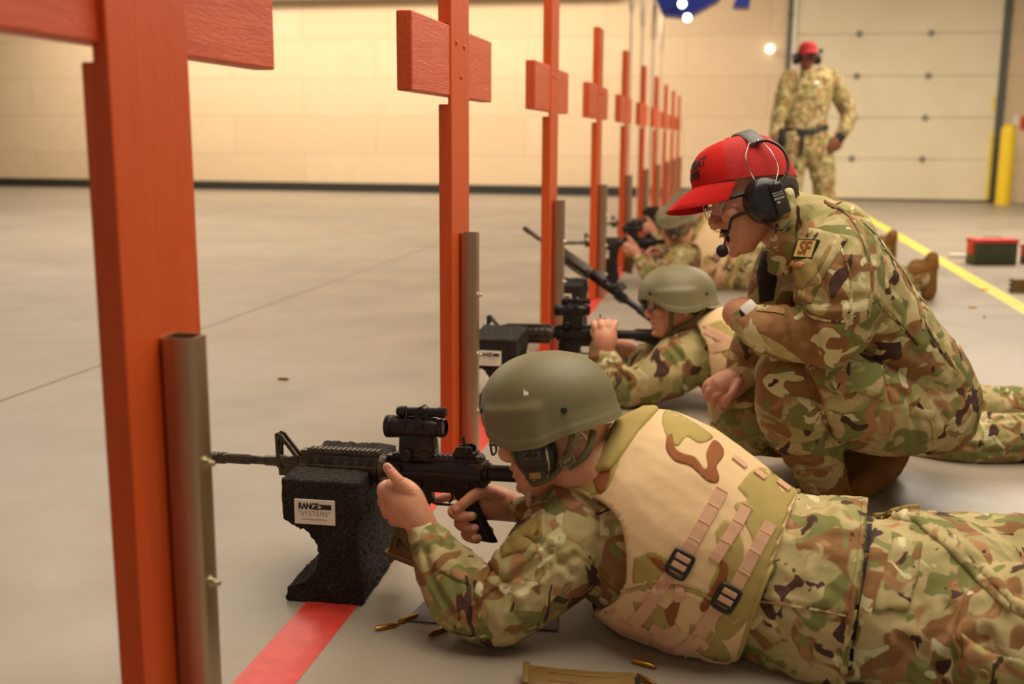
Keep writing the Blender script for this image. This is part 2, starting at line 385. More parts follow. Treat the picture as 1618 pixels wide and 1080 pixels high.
# ------------------------------------------------------------------ rubber rifle rests
def rest_block(loc, rz, label, seedv=0):
    """local: x across (0..w, downrange is -x), y depth, z up; front face at y=0"""
    root = empty('rifle_rest', loc, label, 'rifle rest', 'black rubber rifle rests on the red line', (0, 0, rz))
    P = [(-.006, .0), (-.002, .026), (.028, .04)]
    for i in range(7):
        a = math.radians(-60+i*22); P.append((.012+.052*math.cos(a)*1.0, .096+.058*math.sin(a)))
    P += [(.03, .146), (-.006, .165), (-.008, .247), (.148, .247), (.15, .19), (.143, .165)]
    P += [(.14, .12), (.145, .07), (.152, .03), (.15, 0)]
    b = bmesh.new(); prism(b, P, 'y', 0, .27)
    bmesh.ops.subdivide_edges(b, edges=[e for e in b.edges if e.calc_length() > .03], cuts=2)
    me = bpy.data.meshes.new('r'); b.to_mesh(me); b.free()
    o = bpy.data.objects.new('r', me); COL.objects.link(o)
    md = o.modifiers.new('r', 'REMESH'); md.mode = 'VOXEL'; md.voxel_size = .0042
    m2 = bpy.data.meshes.new_from_object(o.evaluated_get(bpy.context.evaluated_depsgraph_get())); bpy.data.objects.remove(o)
    n = len(m2.vertices); co = np.empty(n*3); m2.vertices.foreach_get('co', co); co = co.reshape(-1, 3)
    no = np.array([v.normal[:] for v in m2.vertices])
    for i in range(n):
        v = Vector(co[i])
        front = abs(co[i, 1]) < .006 and co[i, 2] > .14
        edge = .35 if front else 1
        d = noise.noise(v*110+Vector((seedv, 0, 0)))*.0022*edge + noise.noise(v*320)*.0018*edge + noise.noise(v*22)*.0022
        co[i] += no[i]*d*1.25
    co[:, 2] = np.maximum(co[:, 2], 0.001)
    m2.vertices.foreach_set('co', co.ravel()); m2.update(); m2.name = 'rubber_body'
    body = link('rubber_body', m2, M['rubber'], root, 0)
    b = bmesh.new(); box(b, .020, .1, -.0045, -.001, .160, .209, .0008)
    lab_ = obj('label', b, M['white_label'], root)
    lab_['label'] = 'white rectangular maker\'s label with black lettering'
    T = lambda x, z: rot_from((1, 0, 0), (0, 0, 1), (x, -.0048, z))
    b = bmesh.new(); t = text_bm('RANGE', .0175, .0001, .0007, .9, 'LEFT', scx=.74); merge(b, t, 0, T(.0285, .1955))
    box(b, .068, .0935, -.0049, -.0046, .1905, .2005)
    obj('lettering', b, M['ink'], lab_)
    b = bmesh.new(); prism(b, [(.0688, .1920), (.0688, .1990), (.0745, .1955)], 'y', -.0052, -.00485, 0); obj('arrow_mark', b, M['white_label'], lab_)
    b = bmesh.new(); t = text_bm('"SYSTEMS"', .013, .0001, -.0001, 1.25, 'CENTER', scx=.88); merge(b, t, 0, T(.060, .1815))
    t = text_bm('www.range-systems.com', .0048, .0001, 0, 1, 'CENTER'); merge(b, t, 0, T(.060, .1705)); obj('small_lettering', b, M['grey_ink'], lab_)
    return root
B1 = (-.10, .692, 0)
blk = rest_block(B1, math.radians(2), 'black rubber rifle rest in the foreground holding the nearest rifle, white label on its side')
def copy_tree(o, parent=None):
    c = o.copy(); COL.objects.link(c)
    if parent is not None: c.parent = parent; c.matrix_parent_inverse = o.matrix_parent_inverse.copy()
    for ch in list(o.children): copy_tree(ch, c)
    return c
def dup(root, dx, dy, label, dz=0, group=None):
    c = copy_tree(root); c.location = root.location + Vector((dx, dy, dz)); c['label'] = label
    if group: c['group'] = group
    return c
q = aty(792, 550, 2.2)
c = dup(blk, q.x-.1-B1[0], 2.2-B1[1], 'black rubber rifle rest under the second shooter\'s rifle, right of the second steel tube')
q = aty(920, 500, 3.55)
c = dup(blk, q.x-.15-B1[0], 3.55-B1[1], 'dark rifle rest standing behind the second rifle\'s optic, below the slanted rifle')
c = dup(blk, 0, 4.80, 'narrow dark rifle rest under the third prone shooter\'s rifle')
c = dup(blk, 0, 6.40, 'small dark rifle rest farthest down the row of shooters')
# ------------------------------------------------------------------ rifle: +x muzzle, +y left side, +z up; x = 0 at the rear of the receiver
def rail(bm, x0, x1, y, z, w, h, up=(0, 0, 1), pitch=.0105, n=None):
    """picatinny teeth on a face; up is the direction the teeth stand in"""
    n = int((x1-x0)/pitch)
    for i in range(n):
        xa = x0+i*pitch
        if up[2]: box(bm, xa, xa+pitch*.55, y-w/2, y+w/2, z, z+h, .0006, seg=1)
        else: box(bm, xa, xa+pitch*.55, min(y, y+h*up[1]), max(y, y+h*up[1]), z-w/2, z+w/2, .0006, seg=1)
def rifle(mat4, label, optic=True, mag=True, stock=True, mag_label=None):
    root = empty('rifle', (0, 0, 0), label, 'rifle', 'black rifles on the firing line'); root.matrix_world = mat4
    G, GW, PO = M['gun'], M['gun_worn'], M['polymer']
    b = bmesh.new()                                     # barrel
    lathe(b, [(.19, .0115), (.40, .0105), (.43, .0105), (.470, .0105), (.474, .0088), (.505, .0088), (.509, .0105), (.565, .0105)], 'x', 20)
    barrel = obj('barrel', b, GW, root, 30)
    b = bmesh.new(); lathe(b, [(.563, .0105), (.566, .0122), (.580, .0122), (.582, .0108), (.584, .0125), (.587, .0125), (.589, .0108), (.591, .0125), (.594, .0125), (.596, .0108), (.603, .0108), (.603, .005), (.59, .004)], 'x', 20)
    obj('flash_hider', b, GW, barrel, 30)
    b = bmesh.new()                                     # front sight tower
    lathe(b, [(.392, .0135), (.40, .0145), (.408, .0145), (.41, .012), (.428, .012), (.43, .0145), (.44, .0145), (.442, .011)], 'x', 18)
    for s in (-1, 1):
        y0, y1 = s*.0075-.0022, s*.0075+.0022
        prism(b, [(.392, .008), (.392, .016), (.425, .058), (.436, .0615), (.4405, .058), (.4415, .008), (.434, .008), (.433, .048), (.4265, .0475), (.401, .014), (.40, .008)], 'y', y0, y1, bev=.0006)
    box(b, .4265, .4335, -.007, .007, .034, .048, .001)
    lathe(b, [(.044, .0022), (.060, .0012)], 'z', 8, M=Matrix.Translation((.431, 0, 0)))
    box(b, .405, .44, -.006, .006, -.028, -.008, .001); 
    obj('front_sight', b, GW, root, 30)
    # handguard with four rails
    b = bmesh.new()
    O = [(.017, .010), (.010, .0215), (-.010, .0215), (-.017, .010), (-.0195, -.012), (-.010, -.0245), (.010, -.0245), (.0195, -.012)]
    prism(b, O, 'x', .214, .384, bev=.0012)
    box(b, .214, .384, -.0105, .0105, .019, .029, .0008)
    rail(b, .216, .383, 0, .029, .021, .0042)
    for s in (-1, 1):
        box(b, .214, .384, s*.0225-.0045, s*.0225+.0045, -.0095, .0045, .0008)
        for i in range(15): box(b, .218+i*.0108, .224+i*.0108, s*.029-.0028, s*.029+.0028, -.0105, .0055, .0006, seg=1)
    box(b, .214, .384, -.0105, .0105, -.032, -.024, .0008)
    for i in range(15): box(b, .218+i*.0108, .224+i*.0108, -.0105, .0105, -.036, -.031, .0006, seg=1)
    hg = obj('handguard', b, GW, root, 30)
    b = bmesh.new()                                     # vent slots
    for s in (-1, 1):
        for i in range(7):
            xa = .228+i*.0218
            T = Matrix.Translation((xa, s*.0148, .0135)) @ Matrix.Rotation(s*math.radians(-58), 4, 'X')
            lathe(b, [(-.0045, .0066), (.0014, .0066)], 'z', 14, M=T)
    obj('vent_slot', b, M['ink'], hg, 30)
    b = bmesh.new()                                     # delta ring and barrel nut
    lathe(b, [(.196, .017), (.199, .0195), (.203, .0225), (.211, .0255), (.2135, .024), (.2145, .016)], 'x', 24); obj('slip_ring', b, GW, root, 30)
    # upper receiver
    b = bmesh.new()
    O = [(.0165, -.012), (.0175, .004), (.0135, .015), (.0085, .020), (-.0085, .020), (-.0135, .015), (-.0175, .004), (-.0165, -.012)]
    prism(b, O, 'x', .0, .197, bev=.0015)
    box(b, .0, .197, -.0105, .0105, .018, .0275, .0008); rail(b, .0, .197, 0, .0275, .021, .0042)
    prism(b, [(.0, -.012), (.197, -.012), (.197, -.003), (.190, .0), (.0, .0)], 'y', .015, .0195, bev=.0015)
    lathe(b, [(.0145, .0085), (.0225, .0085), (.0235, .007)], 'y', 16, M=Matrix.Translation((.172, 0, .004)))
    up_ = obj('upper_receiver', b, G, root, 30)
    b = bmesh.new(); box(b, -.006, .012, -.016, .018, .010, .021, .002)
    prism(b, [(-.004, .016), (.004, .034), (.010, .036), (.007, .022), (.004, .016)], 'y', -.012, .016, bev=.001)
    obj('charging_handle', b, GW, root, 30)
    # lower receiver
    b = bmesh.new()
    prism(b, [(.004, -.011), (.192, -.011), (.192, -.02), (.180, -.026), (.180, -.058), (.176, -.064), (.113, -.064), (.108, -.052), (.106, -.042), (.048, -.042), (.030, -.044), (.004, -.030), (-.010, -.022), (-.012, -.008), (.004, -.004)], 'y', -.0125, .0125, bev=.0025)
    prism(b, [(.110, -.03), (.184, -.03), (.184, -.066), (.108, -.066)], 'y', -.0145, .0145, bev=.002)
    for (x, z, r, h) in ((.178, -.018, .0052, .0185), (.012, -.019, .0045, .016), (.083, -.024, .003, .0145), (.058, -.030, .003, .0145), (.13, -.028, .0035, .0165)):
        lathe(b, [(-.002, r), (h, r), (h+.001, r*.7)], 'y', 12, M=Matrix.Translation((x, 0, z)))
    box(b, .124, .138, .0125, .0165, -.042, -.018, .0015); box(b, .03, .045, .0125, .0165, -.026, -.020, .001); lathe(b, [(.012, .005), (.0175, .005)], 'y', 12, M=Matrix.Translation((.030, 0, -.023)))
    obj('lower_receiver', b, G, root, 30)
    b = bmesh.new()                                     # trigger guard and trigger
    tube(b, [(.112, 0, -.046), (.111, 0, -.060), (.104, 0, -.0675), (.085, 0, -.0685), (.060, 0, -.0685), (.050, 0, -.066), (.044, 0, -.054)], .0028, 8)
    obj('trigger_guard', b, G, root, 40)
    b = bmesh.new(); tube(b, [(.070, 0, -.040), (.067, 0, -.050), (.069, 0, -.058), (.075, 0, -.064)], [.0035, .003, .0025, .0022], 8); obj('trigger', b, GW, root, 40)
    b = bmesh.new()                                     # pistol grip
    st = [((.044, -.040), .020, .0115), ((.036, -.060), .0185, .0125), ((.026, -.085), .0185, .014), ((.014, -.112), .0205, .0145), ((.006, -.132), .0225, .0145)]
    rings = []
    for (cx_, cz), a, bb in [(c_, a_*1.25, b_) for c_, a_, b_ in st]:
        rings.append([b.verts.new((cx_+a*math.cos(t)*.97, bb*math.sin(t), cz+a*math.cos(t)*-.33*-1*.5)) for t in [2*math.pi*i/20 for i in range(20)]])
    for A, B in zip(rings, rings[1:]):
        for i in range(20): b.faces.new((A[i], A[(i+1) % 20], B[(i+1) % 20], B[i]))
    b.faces.new(rings[0]); b.faces.new(rings[-1]); bmesh.ops.recalc_face_normals(b, faces=b.faces[:])
    obj('pistol_grip', b, PO, root, 50)
    if mag:
        b = bmesh.new()
        prism(b, [(.174, -.05), (.178, -.085), (.188, -.125), (.203, -.162), (.208, -.172), (.146, -.190), (.137, -.150), (.124, -.11), (.115, -.05)], 'y', -.0115, .0115, bev=.002)
        for i in range(2): prism(b, [(.13+i*.02, -.09), (.136+i*.02, -.09), (.147+i*.02, -.165), (.141+i*.02, -.165)], 'y', -.0125, .0125, bev=.0006)
        prism(b, [(.213, -.168), (.216, -.177), (.144, -.199), (.141, -.188)], 'y', -.0145, .0145, bev=.002)
        mg = obj('magazine', b, M['tan_mag'], root, 30); mg['label'] = 'brown magazine marked with a black letter'
        b = bmesh.new(); t = text_bm('A', .028, .0001, .0003); merge(b, t, 0, rot_from((-1, 0, .12), (-.15, 0, 1), (.178, .0118, -.150))); obj('lettering', b, M['ink'], mg)
    # buffer tube and stock
    b = bmesh.new(); lathe(b, [(0, .0165), (-.002, .0185), (-.012, .0185), (-.014, .0155), (-.18, .0155), (-.183, .012)], 'x', 24)
    lathe(b, [(-.004, .0195), (-.011, .0195)], 'x', 12); obj('buffer_tube', b, G, root, 30)
    if stock:
        b = bmesh.new()
        prism(b, [(-.085, .017), (-.235, .019), (-.245, .014), (-.246, -.105), (-.238, -.112), (-.222, -.106), (-.205, -.070), (-.150, -.034), (-.108, -.022), (-.085, -.018)], 'y', -.0145, .0145, bev=.004)
        lathe(b, [(-.08, .0175), (-.082, .0205), (-.235, .0205), (-.24, .017)], 'x', 22)
        obj('stock', b, PO, root, 40)
        b = bmesh.new(); box(b, -.256, -.244, -.0175, .0175, -.115, .021, .003); obj('butt_pad', b, PO, root, 40)
    # rear flip-up sight
    b = bmesh.new(); box(b, .012, .058, -.0135, .0135, .0315, .040, .0015)
    for s in (-1, 1):
        prism(b, [(.018, .038), (.018, .050), (.026, .053), (.050, .050), (.058, .036), (.052, .034)], 'y', s*.011-.0018, s*.011+.0018, bev=.0006)
    lathe(b, [(.0125, .0075), (.017, .0075), (.0178, .006)], 'y', 14, M=Matrix.Translation((.03, 0, .045)))
    box(b, .036, .040, -.003, .003, .038, .064, .0006); lathe(b, [(-.002, .004), (.002, .004)], 'x', 10, M=Matrix.Translation((.038, 0, .066)))
    obj('rear_sight', b, G, root, 30)
    if optic:
        zc = .083; x0, x1 = .075, .195
        b = bmesh.new()                                 # mount
        prism(b, [(.100, .029), (.165, .029), (.168, .040), (.165, .070), (.098, .070), (.096, .040)], 'y', -.0165, .0165, bev=.003)
        box(b, .098, .168, -.019, .019, .028, .036, .0015)
        lathe(b, [(.016, .0125), (.026, .0125), (.0275, .011)], 'y', 18, M=Matrix.Translation((.150, 0, .0325)))
        lathe(b, [(.0155, .009), (.022, .009)], 'y', 18, M=Matrix.Translation((.112, 0, .0325)))
        mt = obj('optic_mount', b, G, root, 30)
        b = bmesh.new()
        lathe(b, [(x0, .0165), (x0+.002, .0185), (x0+.010, .0185), (x0+.012, .0165), (x0+.016, .0178), (x0+.02, .0195), (x0+.045, .0215), (x0+.085, .0215), (x0+.092, .0205), (x0+.094, .0212), (x0+.106, .0218), (x0+.108, .0206), (x0+.110, .0222), (x1, .0222), (x1, .0195), (x1-.006, .018)], 'x', 30, M=Matrix.Translation((0, 0, zc)), cap=False)
        box(b, .115, .145, -.017, .017, zc-.024, zc-.01, .003)
        lathe(b, [(zc+.018, .010), (zc+.029, .010), (zc+.030, .009)], 'z', 18, M=Matrix.Translation((.118, 0, 0)))
        prism(b, [(.100, zc+.010), (.135, zc+.010), (.133, zc+.030), (.103, zc+.030)], 'y', -.008, .012, bev=.002)
        lathe(b, [(.016, .0085), (.026, .0085), (.027, .007)], 'y', 16, M=Matrix.Translation((.118, 0, zc+.012)))
        sc_ = obj('optic_body', b, G, mt, 30)
        for xa, ra in ((x0+.004, .0162), (x1-.006, .018)):
            b = bmesh.new(); lathe(b, [(xa, ra), (xa+.001, .0005)], 'x', 24, M=Matrix.Translation((0, 0, zc))); obj('lens', b, M['glass_dark'], sc_, 40)
        b = bmesh.new()                                 # battery tube on top with caps
        T = Matrix.Translation((0, .002, zc+.031))
        lathe(b, [(.071, .008), (.0725, .0105), (.085, .0105), (.0865, .009), (.09, .0088), (.150, .0088), (.152, .0082), (.153, .0105), (.166, .0105), (.171, .008), (.173, .004)], 'x', 20, M=T)
        lathe(b, [(-.010, .0085), (.0105, .0085), (.012, .006)], 'y', 16, M=T @ Matrix.Translation((.118, 0, .004)))
        tube(b, [(.150, .006, zc+.036), (.147, .02, zc+.02), (.150, .022, zc+.002)], .0015, 6)
        obj('battery_tube', b, G, sc_, 30)
    return root
def gun_matrix(P0, yaw, pitch, roll=0):
    d = Vector((-math.cos(yaw)*math.cos(pitch), math.sin(yaw)*math.cos(pitch), math.sin(pitch)))
    y = Vector((0, 0, 1)).cross(d).normalized(); z = d.cross(y)
    Mx = Matrix(((d.x, y.x, z.x, P0[0]), (d.y, y.y, z.y, P0[1]), (d.z, y.z, z.z, P0[2]), (0, 0, 0, 1)))
    return Mx @ Matrix.Rotation(roll, 4, 'X')
GP0 = at(765, 746, 2.07)
GM = gun_matrix(GP0, math.radians(7), math.radians(-2.8))
gun1 = rifle(GM, 'black rifle with optic on the nearest rubber rest, held by the nearest shooter')
# ------------------------------------------------------------------ brass, magazines, boxes and plates on the floor
def casing_bm(live=False):
    b = bmesh.new()
    lathe(b, [(-.0223, .0002), (-.0223, .0048), (-.0213, .0048), (-.0208, .0041), (-.0196, .0041), (-.019, .0048), (.013, .0045), (.0165, .0032), (.0218, .0032), (.0222, .0028)], 'x', 18)
    return b
cs = obj('cartridge_case', casing_bm(), M['brass'], None, 40)
tag(cs, 'leftmost shiny brass cartridge case on the floor right of the foreground rubber rest', 'cartridge case', 'spent cartridge cases on the floor')
q = atz(612, 989, .0048); cs.location = q; cs.rotation_euler = (0, 0, math.radians(38))
for (x, y, a, lab) in ((646, 976, 58, 'brass case touching the leftmost one, lying on the edge of the dark floor plate'),
                       (692, 997, 238, 'dull brass case below the nearest shooter\'s elbow, third from the left'),
                       (1018, 1048, -22, 'brass case lying on the floor below the tan vest, near the bottom edge'),
                       (1022, 1075, -40, 'brass case at the very bottom edge of the picture, half cut off'),
                       (448, 598, -5, 'lone brass case far out on the empty floor downrange'),
                       (1556, 457, 5, 'blurred brass case on the floor left of the stacked magazines'),
                       (1537, 485, 15, 'blurred brass case farther down-left on the floor between boot and yellow line'),
                       (1555, 500, 80, 'blurred brass case nearest the yellow line at the right edge'),
                       (1473, 410, 0, 'tiny blurred brass case beside the far boot sole')):
    c = cs.copy(); COL.objects.link(c); c.location = atz(x, y, .0048); c.rotation_euler = (0, 0, math.radians(a)); c['label'] = lab
b = bmesh.new(); prism(b, [tuple(atz(x, y)[:2]) for x, y in ((720, 900), (884, 930), (880, 997), (640, 982))], 'z', .0002, .003)
tag(obj('floor_plate', b, M['plate'], None), 'thin dark plate on the floor under the nearest shooter\'s elbow', 'plate')
def magazine(name, loc, rz, label, group=None):
    root = empty(name, loc, label, 'magazine', group, (0, 0, rz))
    b = bmesh.new(); P = [(-.09, -.032), (-.09, .032), (-.03, .031), (.03, .026), (.085, .016), (.085, -.048), (.03, -.038), (-.03, -.033)]
    prism(b, P, 'z', .0, .023, bev=.003)
    for y in (-.016, .012): prism(b, [(-.06, y), (-.06, y+.006), (.0, y+.004), (.05, y-.004), (.05, y-.010), (0, y-.002)], 'z', .022, .0245, bev=.0006)
    obj('magazine_body', b, M['tan_mag'], root, 30)
    b = bmesh.new(); prism(b, [(.082, .020), (.093, .018), (.093, -.052), (.082, -.052)], 'z', -.0, .027, bev=.002); obj('base_plate', b, M['tan_mag'], root, 30)
    b = bmesh.new(); box(b, -.100, -.088, -.026, .022, .004, .019, .003); obj('feed_lip', b, M['polymer'], root, 30)
    return root
q = atz(915, 1095, .0)
mg = magazine('magazine', (q.x+.0, q.y, 0.001), math.radians(188), 'brown magazine lying flat on the floor at the bottom edge of the picture')
for i in range(3):
    q = atz(1612, 463, 0); m2 = copy_tree(mg); m2.location = (q.x+.05, q.y+.06, .001+i*.0275); m2.rotation_euler.z = math.radians(5+i*1.5)
    m2['label'] = ['brown magazine at the bottom of the stack on the yellow line', 'brown magazine in the middle of the stack on the yellow line', 'brown magazine on top of the stack on the yellow line'][i]
    m2['group'] = 'magazines stacked on the yellow line'
for i in range(2):
    q = atz(1533, 413, 0); m2 = copy_tree(mg); m2.location = (q.x+.02, q.y+.05, .001+i*.0275); m2.rotation_euler.z = math.radians(88+i*3)
    m2['label'] = ['lower of two magazines lying left of the green ammunition box', 'upper of two magazines lying left of the green ammunition box'][i]
    m2['group'] = 'magazines beside the ammunition box'
# ammunition box with red lid
qa, qb = atz(1540, 419), atz(1606, 419); u = (qb-qa).normalized(); ang = math.atan2(u.y, u.x)
def ammo(loc, ang, label, L, H, Wd, lidless=False):
    root = empty('ammunition_box', loc, label, 'ammunition box', None, (0, 0, ang))
    b = bmesh.new(); box(b, 0, L, 0, Wd, 0, H, .006); box(b, -.003, L+.003, -.003, Wd+.003, .02, .03, .003)
    obj('box_body', b, M['ammo_green'], root, 40)
    b = bmesh.new(); box(b, -.006, L+.006, -.006, Wd+.006, H-.004, H+.022, .005); box(b, -.012, .0, Wd*.2, Wd*.8, H*.45, H, .004); obj('lid', b, M['ammo_red'], root, 40)
    b = bmesh.new(); tube(b, [(L*.3, Wd/2, H+.022), (L*.32, Wd/2, H+.032), (L*.68, Wd/2, H+.032), (L*.7, Wd/2, H+.022)], .003, 8); obj('handle', b, M['track'], root, 40)
ammo(qa, ang, 'green ammunition box with a red lid, standing beyond the yellow line', (qb-qa).length, .165, .15)
q = atz(1626, 419); ammo(q, ang+.0, 'dark green box at the right edge, beside the red-lidded ammunition box', .28, .12, .14)
q = atz(1519, 407); b = bmesh.new(); box(b, -.09, .06, -.03, .03, 0, .03, .006)
o = obj('folded_cloth', b, M['white_label'], None, 40); o.location = q; o.rotation_euler.z = .1
tag(o, 'small white folded cloth on the floor left of the ammunition box', 'cloth')
# ------------------------------------------------------------------ figure toolkit
def P(x, y, r, D, ratio=1.0, adir=None):
    """station from a picture position, half-width in pixels and depth"""
    return (at(x, y, D), r*D/FPX, r*D/FPX*ratio, adir)
def loft(bm, sts, n=5, seg=22, cap=True, mi=0):
    pos = cr([tuple(s[0]) for s in sts], n); A = cr([[s[1]] for s in sts], n)[:, 0]; B = cr([[s[2]] for s in sts], n)[:, 0]
    t_ = bmesh.new(); rings = []; N = len(pos)
    tang = []
    for i in range(N):
        a, b_ = pos[max(i-1, 0)], pos[min(i+1, N-1)]; tang.append(Vector(b_-a).normalized())
    prev = None
    def ring(c, t, a, b_):
        nonlocal prev
        v = (Vector(c)-CAM).normalized(); u = t.cross(v)
        if u.length < .25: u = prev if prev is not None else t.orthogonal()
        if prev is not None and u.dot(prev) < 0: u = -u
        u = (u-t*u.dot(t)).normalized(); 
        if prev is not None: u = (u*.5+(prev-t*prev.dot(t))*.5).normalized()
        prev = u; w = t.cross(u)
        return [t_.verts.new(Vector(c)+u*a*math.cos(2*math.pi*k/seg)+w*b_*math.sin(2*math.pi*k/seg)) for k in range(seg)]
    if cap:
        for q in (80, 55, 28):
            r = math.radians(q); rings.append(ring(Vector(pos[0])-tang[0]*min(A[0], B[0])*math.sin(r), tang[0], A[0]*math.cos(r), B[0]*math.cos(r)))
    for i in range(N): rings.append(ring(pos[i], tang[i], A[i], B[i]))
    if cap:
        for q in (28, 55, 80):
            r = math.radians(q); rings.append(ring(Vector(pos[-1])+tang[-1]*min(A[-1], B[-1])*math.sin(r), tang[-1], A[-1]*math.cos(r), B[-1]*math.cos(r)))
    for X, Y in zip(rings, rings[1:]):
        for k in range(seg): t_.faces.new((X[k], X[(k+1) % seg], Y[(k+1) % seg], Y[k]))
    t_.faces.new(rings[0][::-1]); t_.faces.new(rings[-1]); bmesh.ops.recalc_face_normals(t_, faces=t_.faces[:])
    merge(bm, t_, mi)
def ell(bm, c, r, Mx=None, seg=24, mi=0):
    b = bmesh.new(); bmesh.ops.create_uvsphere(b, u_segments=seg, v_segments=seg*2//3, radius=1)
    for v in b.verts: v.co = Vector((v.co.x*r[0], v.co.y*r[1], v.co.z*r[2]))
    T = Matrix.Translation(c); b.transform(T @ Mx if Mx is not None else T); merge(bm, b, mi)
def voxel(bm, size, smooth=4):
    """one continuous skin over everything in bm -> vertex array, face list"""
    me = bpy.data.meshes.new('v'); bm.to_mesh(me); bm.free()
    o = bpy.data.objects.new('v', me); COL.objects.link(o)
    md = o.modifiers.new('r', 'REMESH'); md.mode = 'VOXEL'; md.voxel_size = size
    if smooth:
        ms = o.modifiers.new('s', 'SMOOTH'); ms.iterations = smooth; ms.factor = .5
    m2 = bpy.data.meshes.new_from_object(o.evaluated_get(bpy.context.evaluated_depsgraph_get()))
    bpy.data.objects.remove(o); bpy.data.meshes.remove(me); return m2
def getv(me):
    n = len(me.vertices); co = np.empty(n*3, 'f'); me.vertices.foreach_get('co', co)
    me.update(); no = np.empty(n*3, 'f'); me.vertex_normals.foreach_get('vector', no)
    return co.reshape(-1, 3).astype(float), no.reshape(-1, 3).astype(float)
def setv(me, co): me.vertices.foreach_set('co', co.astype('f').ravel()); me.update()
def bvh_of(me): return BVHTree.FromPolygons([tuple(v.co) for v in me.vertices], [tuple(p.vertices) for p in me.polygons])
def cast(bv, x, y, far=False):
    d = (at(x, y, 1)-CAM).normalized(); h = bv.ray_cast(CAM, d, 12)
    if h[0] is None:
        return None
    return h
def near(bv, x, y, D):
    """surface point under a pixel, or the closest surface point beside the outline"""
    h = cast(bv, x, y)
    if h: return h[0], h[1]
    best = None
    for k in range(13):
        c = at(x, y, D-.18+.05*k); q = bv.find_nearest(c)
        if q[0] is not None and (best is None or q[3] < best[3]): best = q
    return best[0], best[1]
def pline(bv, pts, D, n=6):
    Q = cr(pts, n) if len(pts) > 2 else np.array([np.array(pts[0])*(1-t)+np.array(pts[1])*t for t in np.linspace(0, 1, 14)])
    return [near(bv, x, y, D) for x, y in Q]
def groove(me, bv, lines, D, depth=.003, w=.004, wide=0):
    """press (or raise) lines drawn on the cloth; w is the half width"""
    co, no = getv(me); disp = np.zeros(len(co))
    for L in lines:
        d_, w_ = depth, w
        if isinstance(L, tuple): L, d_, w_ = L
        q = np.array([tuple(p[0]) for p in pline(bv, L, D)])
        best = np.full(len(co), 9.)
        lo, hi = q.min(0)-w_*4, q.max(0)+w_*4
        idx = np.where(((co > lo) & (co < hi)).all(1))[0]
        if not len(idx): continue
        c = co[idx]; bd = np.full(len(idx), 9.)
        for a, b_ in zip(q, q[1:]):
            ab = b_-a; L2 = ab@ab+1e-12; t = np.clip(((c-a)@ab)/L2, 0, 1); dd = np.linalg.norm(c-(a+t[:, None]*ab), axis=1); bd = np.minimum(bd, dd)
        s = -d_*np.exp(-(bd/w_)**2)+.35*d_*np.exp(-((bd-2.0*w_)/w_)**2)
        disp[idx] += s
    setv(me, co+no*disp[:, None])
def wrinkle(me, amp=.004, scale=9, seed=0, fold=None, fine=.0012):
    """cloth folds: ridged noise; fold = (direction, stretch) draws them out along a direction"""
    co, no = getv(me); Sx = Vector((seed*3.7, seed*1.3, 0))
    d = np.zeros(len(co)); q = co*1.0
    if fold is not None:
        f = np.array(fold[0], float); f /= np.linalg.norm(f); q = q-(q@f)[:, None]*f*(1-1/fold[1])
    for i in range(len(co)):
        p = Vector(q[i]); wv = noise.noise_vector(p*4+Sx)*.035
        a = noise.noise((p+wv)*scale+Sx); b_ = noise.noise((p+wv*1.5)*scale*2.3+Sx)
        d[i] = amp*((1-abs(a)*2.6)-.45)+amp*.45*((1-abs(b_)*2.6)-.45)+fine*noise.noise(p*60+Sx)
    setv(me, co+no*d[:, None])
def floor_clamp(me, z=.001):
    co, no = getv(me); co[:, 2] = np.maximum(co[:, 2], z); setv(me, co)
def inside(poly, x, y):
    c = False; j = len(poly)-1
    for i in range(len(poly)):
        xi, yi = poly[i]; xj, yj = poly[j]
        if (yi > y) != (yj > y) and x < (xj-xi)*(y-yi)/(yj-yi)+xi: c = not c
        j = i
    return c
